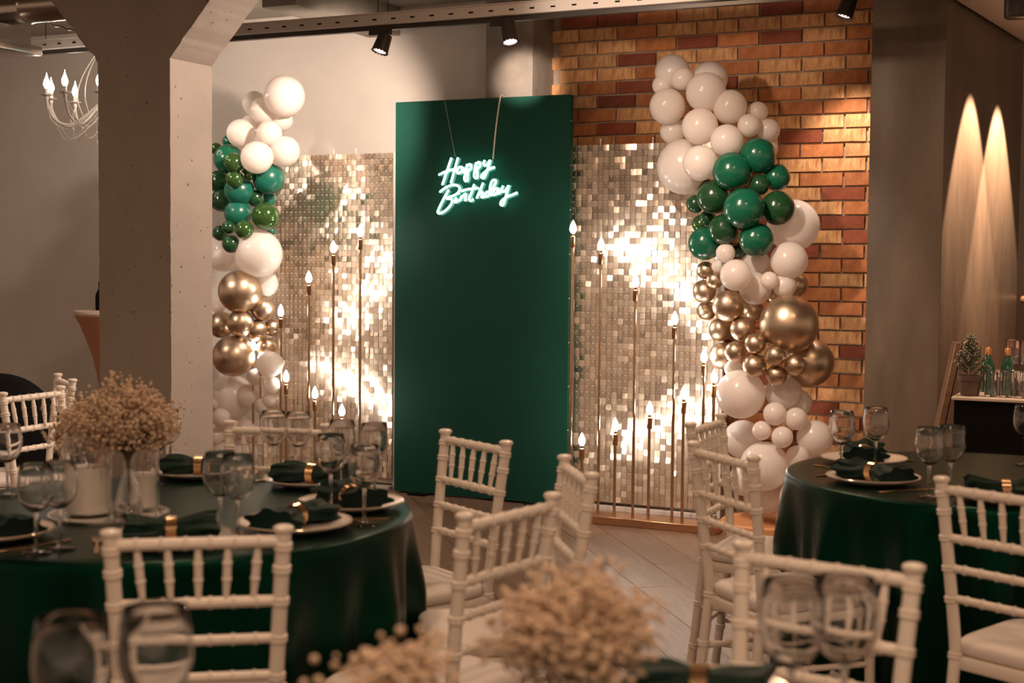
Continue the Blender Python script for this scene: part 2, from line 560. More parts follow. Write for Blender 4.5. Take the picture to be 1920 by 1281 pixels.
# concrete column with haunches
DC = 6.6
A = at_y(320, 400, DC); A.z = 0
cu0, cv0 = uv_of(A)
pC = on_v(185, 400, cv0); cuL = uv_of(pC)[0]
cW = cu0 - cuL
hz = 1.45 + (A.y / F) * (486 - 113) * 1.0
CD = 0.31
def haunch_profile():
    hw = cW / 2
    top = CEIL
    dz = top - hz
    du = dz * 0.92
    return [(-hw, 0), (hw, 0), (hw, hz), (hw + du, top), (-hw - du, top), (-hw, hz)]
mb = MB().prism(haunch_profile(), CD)
bmesh.ops.subdivide_edges(mb.bm, edges=[e for e in mb.bm.edges if abs(e.verts[0].co.z - e.verts[1].co.z) < 1e-4 and e.calc_length() > 0.6 or (abs(e.verts[0].co.x - e.verts[1].co.x) > 0.1 and abs(e.verts[0].co.y - e.verts[1].co.y) > 0.1)], cuts=60)
for v in mb.bm.verts:
    if 0.01 < v.co.y < CEIL - 0.01:
        chip = 0.006 + (0.012 if v.co.y > hz else 0.0)
        n_ = noise.noise(Vector((v.co.x * 3, v.co.y * 16, v.co.z * 7))) + 0.6 * noise.noise(Vector((v.co.x * 3, v.co.y * 45, v.co.z * 7)))
        v.co.x -= math.copysign(chip * max(0.0, n_), v.co.x)
        v.co.z += chip * 0.5 * max(0.0, n_) * (1 if v.co.z < CD / 2 else -1)
# prism axis z -> room v ; profile y -> world z
colm = mb.mesh('concrete_column', M['column'])
colm.transform(Matrix(((1, 0, 0, 0), (0, 0, 1, 0), (0, 1, 0, 0), (0, 0, 0, 1))))
colm.flip_normals()
cc = room(cu0 - cW / 2, cv0)
column = tag(obj('concrete_column', colm, loc=cc, rot=(0, 0, RZ)), 'painted concrete column with widening haunches in front of the chandelier', 'column', kind='structure')

# ------------------------------------------------------------------ cable tray and track with spot heads
TV = -0.95
tz = on_v(755, 32, TV).z
ty0, ty1 = -5.5, u_at(1100, 10, TV)
tray = thing('cable_tray', 'perforated beige cable tray with lighting track across the top', 'cable tray', room(0, TV, 0), RZ)
tu0, tu1 = -6.2, 3.6
mb = MB()
mb.box(((tu0 + tu1) / 2, 0, tz), (tu1 - tu0, 0.006, 0.058))
mb.box(((tu0 + tu1) / 2, 0.05, tz - 0.028), (tu1 - tu0, 0.10, 0.004))
mb.box(((tu0 + tu1) / 2, 0.10, tz), (tu1 - tu0, 0.006, 0.058))
mb.box(((tu0 + tu1) / 2, -0.004, tz + 0.029), (tu1 - tu0, 0.014, 0.006))
obj('tray_channel', mb.mesh('tray_channel', M['metal_white'], False), tray)
slotm = MB().box((0, 0, 0), (0.026, 0.004, 0.008)).mesh('slot', M['black'], False)
k = tu0 + 0.1
while k < tu1:
    obj('slot', slotm, tray, loc=(k, -0.0035, tz - 0.004))
    k += 0.118
obj('track', MB().box(((tu0 + tu1) / 2, 0.045, tz - 0.043), (tu1 - tu0, 0.036, 0.026)).mesh('track', M['lampblack'], False), tray)
for hu in (u_at(700, 5, TV), u_at(719, 5, TV), -2.6, 1.4):
    obj('hanger_rod', MB().rod((hu, 0.05, tz + 0.03), (hu, 0.05, CEIL), [(0.003, 0), (0.003, 1)], 6).mesh('hanger_rod', M['lampblack']), tray)

def track_head(px, py, px_end, py_end, label, power, target, angle, TV=TV, top=None):
    """head from its pivot pixel to its mouth pixel on the track plane"""
    p = on_v(px, py, TV + 0.045)
    q = on_v(px_end, py_end, TV + 0.045 - 0.03)
    top = tz - 0.056 if top is None else top
    t = thing('track_spotlight', label, 'spotlight', (p.x, p.y, top), RZ, 'black track spotlights')
    L = lambda w_: Matrix.Rotation(-RZ, 4, 'Z') @ (Vector(w_) - Vector((p.x, p.y, top)))
    pl, ql = L(p), L(q)
    obj('adapter', MB().box((-0.03, 0, -0.012), (0.13, 0.03, 0.026)).mesh('adapter', M['lampblack'], False), t)
    obj('yoke', MB().rod((0, 0, -0.02), pl, [(0.008, 0), (0.008, 1)], 8).mesh('yoke', M['steel']), t)
    d = (ql - pl)
    Ln = d.length
    obj('lamp_body', MB().rod(pl - d * 0.08, ql, [(0.030, 0), (0.038, 0.02), (0.046, 0.98), (0.046, 1.0), (0.040, 1.0), (0.038, 0.93)], 20).mesh('lamp_body', M['lampblack']), t)
    obj('lens', MB().rod(pl + d * 0.90, pl + d * 0.935, [(0.0375, 0), (0.0375, 1)], 18).mesh('lens', M['spotface']), t)
    mb = MB()
    dn = d.normalized()
    a = dn.cross(Vector((0, 1, 0))).normalized(); b2 = dn.cross(a)
    for kk in range(14):
        an = 2 * PI * kk / 14
        mb.box(ql + (a * math.cos(an) + b2 * math.sin(an)) * 0.043, (0.008, 0.008, 0.008))
    obj('rim_teeth', mb.mesh('rim_teeth', M['lampblack'], False), t)
    tgt = Vector(target)
    spot('real_or_added_spot', q + Vector((0, 0, -0.05)) + VX * 0.03, tgt, power, angle, 0.6, SPOTC)
    return t

track_head(722, 68, 712, 97, 'black track spotlight hanging above the plain plaster wall', 170, room(-2.0, 0.4, 2.1), 84)
track_head(951, 42, 957, 80, 'black track spotlight hanging in front of the concrete pilaster', 150, on_v(984, 150, 0.14), 20)
track_head(1600, -20, 1582, 32, 'black track spotlight at the top of the brick wall', 70, room(2.12, 0.45, 1.45), 70, 0.0, CEIL)

# more spots with no heads built: plaster wall, column, long concrete wall
spot('real_or_added_spot', room(-2.6, -0.9, 2.75), room(-2.0, 0.4, 2.1), 90, 90, 0.9, SPOTC)
spot('real_or_added_spot', room(cu0 + 1.7, cv0 + 0.55, 2.9), room(cu0, cv0 + 0.15, 1.5), 250, 80, 0.8, SPOTC)  # added unseen spot that brightens the column's right face
for l_, pw_ in ((0.50, 150), (1.12, 190)):
    spot('real_or_added_spot', room(*wall_pt(l_, 0.27), 2.76), room(*wall_pt(l_ + 0.03, 0.02), 0.9), pw_ * 3.4, 52, 0.2, WARM, 0.02)

# duct and diffuser at the top of the far wall
DV = -1.75
dp = on_v(30, 14, DV)
dt = thing('ventilation_duct', 'shiny round metal duct with square diffuser under the ceiling', 'duct', (dp.x, dp.y, dp.z), RZ)
mpp = dp.y / F      # metres per picture pixel at the duct
dr = 31 * mpp
obj('duct_pipe', MB().rod((-2.4, 0.0, 0.0), (0.70, 0.0, 0.0), [(dr, 0), (dr, 0.3), (dr + 0.006, 0.305), (dr, 0.31), (dr, 0.80), (dr + 0.006, 0.805), (dr, 0.81), (dr, 1)], 32).mesh('duct_pipe', M['duct']), dt)
obj('diffuser_box', MB().box((-0.13, -0.02, -52 * mpp), (0.28, 0.24, 36 * mpp)).bevel(0.004).mesh('diffuser_box', M['steel']), dt)
mb = MB().box((-0.13, -0.02, -75 * mpp), (0.37, 0.33, 17 * mpp)).bevel(0.010, 2)
obj('diffuser_flange', mb.mesh('diffuser_flange', M['steel']), dt)
ck = [(0.22 + 0.03 * i, 0.03, -34 * mpp - 0.008 * i - 0.004 * math.sin(i * 2.0)) for i in range(12)]
obj('flexible_cable', MB().tube(ck, 0.006, 6).mesh('flexible_cable', M['steel']), dt)

# ------------------------------------------------------------------ green panel
gu0, gu1 = u_at(741, 500, 0), u_at(1066, 500, 0)
gp = thing('photo_backdrop_panel', 'tall dark green fabric-wrapped panel behind the neon sign', 'backdrop panel', room((gu0 + gu1) / 2, 0), RZ)
PZ0 = max(0.012, on_v(904, 934, 0).z)
PW, PH = gu1 - gu0, on_v(904, 184.5, 0).z - PZ0
def panel_fn(s, t):
    x = (s - 0.5) * PW
    z = PZ0 + t * PH
    y = -0.002 + 0.003 * noise.noise(Vector((x * 2.0, z * 1.2, 3)))
    if t < 0.06: y += -0.004 * math.sin(x * 22) * (1 - t / 0.06)
    return (x, y, z)
mb = MB().grid(panel_fn, 50, 90)
obj('fabric_front', mb.mesh('fabric_front', M['green_cloth']), gp)
obj('panel_core', MB().box((0, 0.028, PZ0 + PH / 2), (PW, 0.05, PH)).bevel(0.004).mesh('panel_core', M['green_cloth']), gp)
for sx in (-0.40, 0.40):
    obj('panel_foot', MB().box((sx, 0.06, PZ0 / 2), (0.12, 0.24, PZ0)).mesh('panel_foot', M['black'], False), gp)
mb = MB()
pinm = MB().lathe([(0, 0), (0.004, 0.001), (0.003, 0.004), (0, 0.005)], 8).mesh('pin', M['frost'])
for k in range(9):
    for sx in (-1, 1):
        obj('pin', pinm, gp, loc=(sx * (PW / 2 + 0.001), 0.01, 0.2 + k * 0.26), rot=(0, sx * PI / 2, 0))

# ------------------------------------------------------------------ neon sign
NV = -0.055
def zp(x, y):           # tracing coordinates -> panel local (x,z)
    p = on_v(780 + x / 7.536, 260 + y / 7.536, NV)
    u, v = uv_of(p)
    return Vector((u, 0, p.z))
def smooth(pts, n=6):
    P = [Vector(p) for p in pts]
    if len(P) < 3:
        return P
    out = []
    for i in range(len(P) - 1):
        p0 = P[max(i - 1, 0)]; p1 = P[i]; p2 = P[i + 1]; p3 = P[min(i + 2, len(P) - 1)]
        for k in range(n):
            t = k / n
            out.append(0.5 * ((2 * p1) + (p2 - p0) * t + (2 * p0 - 5 * p1 + 4 * p2 - p3) * t * t + (3 * p1 - p0 - 3 * p2 + p3) * t ** 3))
    out.append(P[-1])
    return out
strokes = {
 'letter_h': [[(500, 270), (370, 655)], [(592, 268), (492, 630)], [(322, 512), (400, 472), (470, 450), (545, 430)]],
 'letter_a': [[(648, 400), (605, 410), (578, 450), (590, 488), (625, 480), (655, 430), (665, 400), (655, 455), (680, 470), (700, 420)]],
 'letter_p': [[(722, 362), (705, 450), (682, 560), (700, 600), (728, 585), (730, 500), (735, 430)], [(715, 400), (745, 365), (778, 375), (775, 425), (735, 455)]],
 'letter_p.001': [[(848, 335), (835, 420), (820, 520), (840, 558), (868, 540), (862, 450), (850, 390)], [(845, 370), (875, 335), (905, 345), (900, 395), (862, 425)]],
 'letter_y': [[(970, 305), (955, 350), (975, 382), (1010, 360), (1045, 305), (1020, 400), (985, 500), (955, 558), (925, 545), (940, 500), (1000, 450), (1060, 420), (1110, 405)]],
 'letter_b': [[(460, 725), (400, 830), (340, 950), (305, 1030)], [(335, 755), (420, 692), (520, 655), (600, 672), (615, 725), (560, 790), (430, 842), (490, 850), (508, 900), (450, 985), (370, 1045), (320, 1055), (302, 1030)]],
 'letter_i': [[(568, 832), (548, 885), (568, 898), (602, 868)], [(604, 776), (609, 770)]],
 'letter_r': [[(640, 812), (618, 885)], [(626, 858), (662, 808), (695, 785), (708, 800), (692, 865), (712, 868)]],
 'letter_t': [[(822, 645), (785, 760), (750, 850), (770, 880), (810, 860)], [(640, 745), (720, 718), (880, 698)]],
 'letter_h.001': [[(948, 625), (900, 740), (855, 845)], [(870, 810), (915, 755), (942, 770), (925, 825), (955, 825), (985, 790)]],
 'letter_d': [[(1045, 745), (1000, 755), (975, 795), (1000, 820), (1045, 780), (1090, 690), (1128, 610), (1105, 582), (1070, 605), (1045, 690), (1055, 790), (1085, 790)]],
 'letter_a.001': [[(1160, 705), (1115, 715), (1085, 760), (1105, 795), (1140, 765), (1168, 705), (1155, 770), (1180, 770), (1205, 730)]],
 'letter_y.001': [[(1230, 668), (1212, 720), (1232, 750), (1270, 730), (1308, 662), (1275, 790), (1245, 900), (1225, 942), (1195, 930), (1205, 885), (1270, 830), (1360, 795), (1430, 765)]],
}
neon = thing('neon_sign', 'glowing white script neon sign reading Happy Birthday', 'neon sign', room(0, NV, 0), RZ)
back = MB()
for nm, ss in strokes.items():
    mb = MB()
    for s in ss:
        pts = smooth([zp(x, y) for x, y in s], 5)
        mb.tube(pts, 0.0064, 8)
        fl = [p + Vector((0, 0.012, 0)) for p in pts]
        back.tube(fl, 0.017, 10)
    obj(nm, mb.mesh(nm, M['neon']), neon)
for v in back.bm.verts:
    v.co.y = 0.012 + (v.co.y - 0.012) * 0.16
obj('acrylic_backing', back.mesh('acrylic_backing', M['acrylic']), neon)
pa, pb = zp(1075, 285), None
q = on_v(938, 181, -0.01); uq, vq = uv_of(q)
obj('hanging_cord', MB().tube(smooth([(pa.x, 0.012, pa.z), (pa.x + (uq - pa.x) * 0.5, 0.02, (pa.z + q.z) / 2), (uq, 0.05, q.z), (uq, 0.10, q.z + 0.002)], 6), 0.0042, 6).mesh('hanging_cord', M['rope']), neon)
pa = zp(540, 250)
q = on_v(833, 190, -0.01); uq, vq = uv_of(q)
obj('clear_line', MB().tube([(pa.x, 0.012, pa.z), (uq, 0.05, q.z), (uq, 0.10, q.z)], 0.0010, 5).mesh('clear_line', M['rope']), neon)

# ------------------------------------------------------------------ shimmer walls
def sequin_mesh(sw, sh, bulge):
    mb = MB()
    n = 4
    vv = []
    for j in (0, 1):
        row = []
        for i in range(n + 1):
            s = i / n - 0.5
            row.append(mb.bm.verts.new((s * sw, -bulge * (1 - 4 * s * s) - (0.0015 if j == 0 else 0), -sh * (1 - j))))
        vv.append(row)
    for i in range(n):
        mb.bm.faces.new((vv[0][i], vv[0][i + 1], vv[1][i + 1], vv[1][i]))
    return mb.mesh('sequin', M['sequin'])

SW, SH = 0.0335, 0.0362
def shimmer(label, u0, u1, v, ztop, zbot, pick, seed):
    rnd = random.Random(seed)
    t = thing('shimmer_wall', label, 'shimmer wall', room((u0 + u1) / 2, v), RZ, 'gold shimmer walls')
    wd = u1 - u0
    obj('backing_board', MB().box((0, 0.016, (ztop + zbot) / 2), (wd, 0.02, ztop - zbot)).mesh('backing_board', M['sequin_back'], False), t)
    for sx in (-1, 1):
        obj('frame_post', MB().box((sx * (wd / 2 + 0.008), 0.02, ztop / 2), (0.02, 0.03, ztop)).mesh('frame_post', M['metal_white'], False), t)
    obj('foot_plate', MB().box((0, 0.02, 0.01), (wd, 0.14, 0.02)).mesh('foot_plate', M['metal_white'], False), t)
    for k in (-0.3, 0.05, 0.22):
        obj('fixing_pin', MB().rod((k * wd, 0.0, ztop - 0.02), (k * wd, 0.0, ztop + 0.035), [(0.004, 0), (0.003, 0.8), (0.006, 0.85), (0.004, 1)], 6).mesh('fixing_pin', M['frost']), t)
    meshes = [sequin_mesh(SW - 0.0015, SH - 0.001, b) for b in (0.0002, 0.0004, 0.0007)]
    rest = MB()
    pins = MB()
    n_part = 0
    nx, nz = int(wd / SW), int((ztop - zbot) / SH)
    for j in range(nz):
        for i in range(nx):
            x = -wd / 2 + (i + 0.5) * wd / nx
            z = ztop - j * SH
            f = noise.noise(Vector((x * 5, z * 5, seed)))
            g = noise.noise(Vector((x * 2.2, z * 2.2, seed + 9)))
            yaw = 0.05 * g + rnd.gauss(0, 0.045) + (0.15 * rnd.choice((-1, 1)) if rnd.random() < 0.25 + 0.4 * f else 0)
            tilt = abs(rnd.gauss(0, 0.05)) + (0.12 if rnd.random() < 0.2 else 0)
            loc = Vector((x, -0.004, z))
            if n_part < 300 and pick(x, z, wd):
                o = obj('sequin', meshes[rnd.randint(0, 2)], t, loc=loc, rot=(-tilt, 0, yaw))
                n_part += 1
            else:
                Mx = Matrix.Translation(loc) @ Matrix.Rotation(yaw, 4, 'Z') @ Matrix.Rotation(-tilt, 4, 'X')
                b = rnd.choice((0.0002, 0.0004, 0.0007))
                vv = []
                for jj in (0, 1):
                    vv.append([rest.bm.verts.new(Mx @ Vector(((ii / 2 - 0.5) * (SW - 0.0015), -b * (1 - (ii - 1) ** 2) - (0.0015 if jj == 0 else 0), -(SH - 0.001) * (1 - jj)))) for ii in range(3)])
                for ii in range(2):
                    rest.bm.faces.new((vv[0][ii], vv[0][ii + 1], vv[1][ii + 1], vv[1][ii]))
            pins.box((x, -0.008, z - 0.005), (0.0035, 0.004, 0.0035))
    o = obj('sequin_field', rest.mesh('sequin_field', M['sequin']), t); o['kind'] = 'stuff'
    o = obj('sequin_pins', pins.mesh('sequin_pins', M['frost'], False), t); o['kind'] = 'stuff'
    return t

SV = 0.10
uL1 = u_at(737, 500, SV)
uL0 = u_at(500, 500, SV)
ztL = on_v(650, 289, SV).z
shimmer('gold sequin shimmer wall between the concrete column and green panel', uL0 - 0.02, uL1, SV, ztL, 0.035, lambda x, z, wd: x > -wd / 2 + 0.30 and z > 1.30, 3)
SVR = 0.085
uR0, uR1 = u_at(1066, 500, SVR), u_at(1345, 500, SVR)
ztR = on_v(1150, 271, SVR).z
shimmer('gold sequin shimmer wall in front of the brick wall', uR0 + 0.01, uR1 + 0.02, SVR, ztR, 0.035, lambda x, z, wd: x < wd / 2 - 0.38 and z > 1.62, 5)

# ------------------------------------------------------------------ candle-bulb stands
bulb_mesh = MB().lathe([(0.0, 0.0), (0.008, 0.002), (0.0165, 0.014), (0.019, 0.026), (0.0165, 0.042), (0.010, 0.058), (0.004, 0.070), (0.0, 0.076)], 14).mesh('bulb', M['bulb'])
cup_mesh = MB().lathe([(0.011, 0.0), (0.014, 0.004), (0.0145, 0.055), (0.0155, 0.062), (0.012, 0.064), (0.0085, 0.066), (0.0085, 0.082), (0.0, 0.083)], 14).mesh('socket', M['gold_dark'])
def stand(label, v, rods, ext):
    us = [u_at(px, py, v) for px, py in rods]
    u0, u1 = min(us) - ext[0], max(us) + ext[1]
    t = thing('candle_lamp_stand', label, 'lamp stand', room((u0 + u1) / 2, v), RZ, 'gold candle lamp stands')
    um = (u0 + u1) / 2
    obj('base_rail', MB().box((0, 0, 0.022), (u1 - u0, 0.16, 0.044)).bevel(0.003).mesh('base_rail', M['gold_dark']), t)
    rodm = {}
    for (px, py), u in zip(rods, us):
        z = on_v(px, py, v).z        # pixel of the cup's top edge
        hgt = z - 0.066 - 0.04
        r = obj('rod', MB().rod((0, 0, 0.04), (0, 0, 0.04 + hgt), [(0.0085, 0), (0.0085, 1)], 10).mesh('rod', M['rod_gold']), t, loc=(u - um, 0, 0))
        obj('socket', cup_mesh, r, loc=(0, 0, 0.04 + hgt - 0.004))
        obj('bulb', bulb_mesh, r, loc=(0, 0, 0.04 + hgt + 0.074))
    return t
stand('gold stand of candle bulbs rising towards the green panel from the column', -0.28,
      [(675.5, 447), (625, 477), (579, 533), (526.5, 596), (474.5, 661), (488.5, 684), (536.5, 719), (590.5, 750), (641, 783)], (0.06, 0.10))
stand('gold stand of candle bulbs in front of the brick side shimmer wall', -0.33,
      [(1074.5, 441), (1127, 473), (1192, 542), (1265, 612), (1320, 683), (1339, 721), (1091, 839), (1153.5, 812), (1218, 781), (1282, 752)], (0.10, 0.05))

# ------------------------------------------------------------------ balloon garlands
def balloon_mesh():
    prof = [(0, 1.0)]
    for k in range(1, 18):
        a = PI * k / 18
        r = math.sin(a); z = math.cos(a)
        if z < 0:
            s = -z
            r *= 1 - 0.10 * s * s
            z *= 1 + 0.10 * s * s
        prof.append((r, z))
    prof += [(0.05, -1.10), (0.03, -1.13), (0.055, -1.16), (0.0, -1.165)]
    prof = list(reversed(prof))
    return MB().lathe(prof, 32, cap=False).mesh('balloon', M['b_white'])
bal_me = balloon_mesh()
BMAT = {'w': M['b_white'], 'g': M['b_green'], 'd': M['b_dark'], 't': M['b_teal'], 'k': M['b_olive'], 'c': M['b_gold']}
BLAB = {'w': 'white latex balloon', 'g': 'deep green balloon', 'd': 'dark olive green balloon', 't': 'teal green balloon', 'k': 'shiny olive green balloon', 'c': 'chrome gold balloon'}
def garland(label, groups, vbase, baseloc):
    t = thing('balloon_garland', label, 'balloon garland', baseloc, 0, 'balloon garlands')
    rnd = random.Random(4)
    spine = []
    for ox, oy, s, lst in groups:
        for (x, y, r, col, lay) in lst:
            px, py, rp = ox + x / s, oy + y / s, r / s
            p = on_v(px, py, vbase - lay)
            rad = rp / F * p.y
            tilt = (VX * 1.0 + Vector((rnd.uniform(-0.5, 0.5), 0, rnd.uniform(-0.45, 0.45))))
            e = (-tilt).to_track_quat('Z', 'Y').to_euler()
            o = obj('balloon', bal_me, t, loc=p - Vector(baseloc), rot=e, scale=(rad * 0.985, rad * 0.985, rad * 1.02), mat=BMAT[col])
            o['label'] = BLAB[col]
    return t
GA = (1200, 90, 4.418, [(270, 205, 148, 'w', 0), (580, 260, 148, 'w', -.02), (185, 310, 85, 'w', .05), (352, 255, 95, 'w', .08), (548, 370, 168, 'w', .12), (228, 485, 150, 'w', .10), (745, 490, 143, 'w', .10), (497, 650, 152, 'w', .18), (270, 690, 105, 'w', .02), (720, 770, 138, 'w', .18), (975, 530, 86, 'w', 0), (904, 642, 97, 'w', .1), (1065, 680, 95, 'w', 0), (1050, 830, 95, 'w', -.05), (370, 985, 232, 'w', 0), (500, 955, 148, 'w', .22)])
GB = (1280, 250, 4.132, [(382, 295, 152, 'g', .2), (583, 175, 143, 'g', .12), (730, 342, 105, 'g', .05), (595, 400, 82, 'd', .14), (735, 580, 135, 'd', .12), (475, 583, 160, 'g', .28), (240, 495, 133, 'd', .15), (98, 548, 72, 'd', .05), (170, 400, 58, 'd', 0), (195, 660, 65, 'd', .05), (145, 705, 75, 'k', -.02), (172, 855, 130, 'g', .12), (318, 745, 120, 'd', .2), (572, 825, 135, 'g', .22), (440, 905, 60, 'd', .05), (855, 715, 205, 'w', -.1), (332, 928, 75, 'w', .2), (412, 1100, 125, 'w', .25), (825, 985, 147, 'w', .12), (565, 1010, 115, 'w', 0), (282, 1030, 60, 'w', .1), (672, 1140, 70, 'w', .2), (790, 1180, 95, 'w', .12), (565, 1200, 130, 'w', .08)])
GC = (1290, 460, 4.575, [(150, 215, 78, 'c', .05), (228, 300, 75, 'c', .12), (140, 395, 102, 'c', .08), (160, 560, 85, 'c', 0), (345, 520, 138, 'c', .2), (275, 725, 100, 'c', .05), (470, 720, 110, 'c', .18), (560, 560, 95, 'c', 0), (866, 680, 258, 'c', .2), (578, 845, 93, 'c', .30), (405, 915, 92, 'c', .25), (572, 1035, 103, 'c', .30), (750, 948, 90, 'c', .32), (920, 1030, 95, 'c', .28), (760, 1115, 92, 'c', .27), (1045, 1005, 212, 'c', .05), (925, 340, 108, 'c', 0), (290, 950, 115, 'c', .08), (390, 1060, 80, 'w', .15), (740, 440, 70, 'c', 0)])
GD = (1300, 660, 3.66, [(325, 290, 172, 'w', .2), (620, 280, 128, 'w', .12), (725, 350, 92, 'w', .05), (560, 425, 82, 'w', .24), (705, 460, 80, 'w', .2), (470, 540, 68, 'w', .24), (610, 585, 76, 'w', .27), (340, 600, 135, 'w', 0), (835, 590, 126, 'w', .1), (490, 785, 172, 'w', .2), (715, 725, 85, 'w', .17), (850, 790, 95, 'w', 0), (520, 1020, 100, 'w', .1), (742, 1010, 155, 'w', .25), (665, 1165, 98, 'w', .22), (350, 880, 110, 'w', .05), (640, 920, 80, 'w', 0), (430, 1050, 80, 'w', 0)])
VG = -0.17
base_r = on_v(1410, 700, VG); base_r.z = 0
garland('tall balloon garland of white, green and gold beside the brick wall', [GA, GB, GC, GD], VG, base_r)
GE = (400, 130, 3.66, [(488, 185, 143, 'w', .1), (283, 235, 85, 'w', 0), (345, 285, 95, 'w', .08), (255, 385, 72, 'w', 0), (470, 350, 78, 'w', 0), (190, 440, 98, 'w', .12), (385, 440, 88, 'w', .15), (492, 562, 105, 'w', .1), (300, 605, 112, 'w', .25), (105, 495, 42, 'g', 0), (20, 545, 42, 'k', 0), (105, 615, 102, 'g', .1), (142, 640, 69, 'k', .3), (148, 752, 63, 'k', .28), (245, 730, 34, 'k', .22), (215, 697, 20, 'k', .2), (380, 750, 110, 't', .1), (180, 835, 105, 't', .18), (40, 770, 80, 'd', .05), (60, 900, 80, 'd', .08), (290, 885, 60, 'd', .12), (375, 890, 58, 't', 0), (170, 990, 96, 't', .18), (360, 1010, 96, 'k', .18), (105, 1085, 48, 'd', .25), (213, 1100, 65, 'k', .28), (50, 1125, 55, 'd', .15), (123, 1200, 62, 'd', .28), (400, 1110, 30, 'g', 0), (310, 1265, 166, 'w', .15), (70, 1260, 130, 'w', 0)])
GF = (400, 470, 2.98, [(290, 185, 75, 'w', .05), (150, 230, 122, 'c', .2), (30, 320, 35, 'w', .05), (275, 325, 68, 'c', .1), (152, 405, 77, 'c', .2), (45, 415, 75, 'c', .08), (240, 445, 62, 'c', .12), (330, 430, 50, 'c', 0), (112, 588, 118, 'c', .2), (300, 545, 60, 'c', .05), (315, 635, 75, 'w', .16), (235, 705, 48, 'w', .1), (330, 755, 52, 'w', .12), (320, 835, 48, 'w', .1), (280, 870, 50, 'w', .1), (100, 820, 130, 'w', .05), (200, 815, 70, 'w', .08), (25, 790, 45, 'w', .15), (15, 855, 40, 'w', .17), (45, 930, 55, 'w', .17), (15, 1040, 48, 'w', .13), (110, 1000, 100, 'w', 0), (190, 1000, 62, 'w', .1), (60, 1140, 75, 'w', .1), (170, 1140, 85, 'w', .05), (260, 1010, 70, 'w', .0)])
base_l = on_v(450, 700, VG); base_l.z = 0
garland('balloon garland of white, green and gold half behind the column', [GE, GF], VG, base_l)
# round wooden plinth under the right garland
pl = on_v(1430, 978, -0.15)
tag(obj('round_plinth', MB().lathe([(0.26, 0), (0.26, 0.05), (0.25, 0.06), (0.0, 0.06)], 48).mesh('round_plinth', M['plinth']), loc=(base_r.x + 0.10, base_r.y - 0.02, 0)), 'low round copper-coloured plinth under the tall balloon garland', 'plinth')

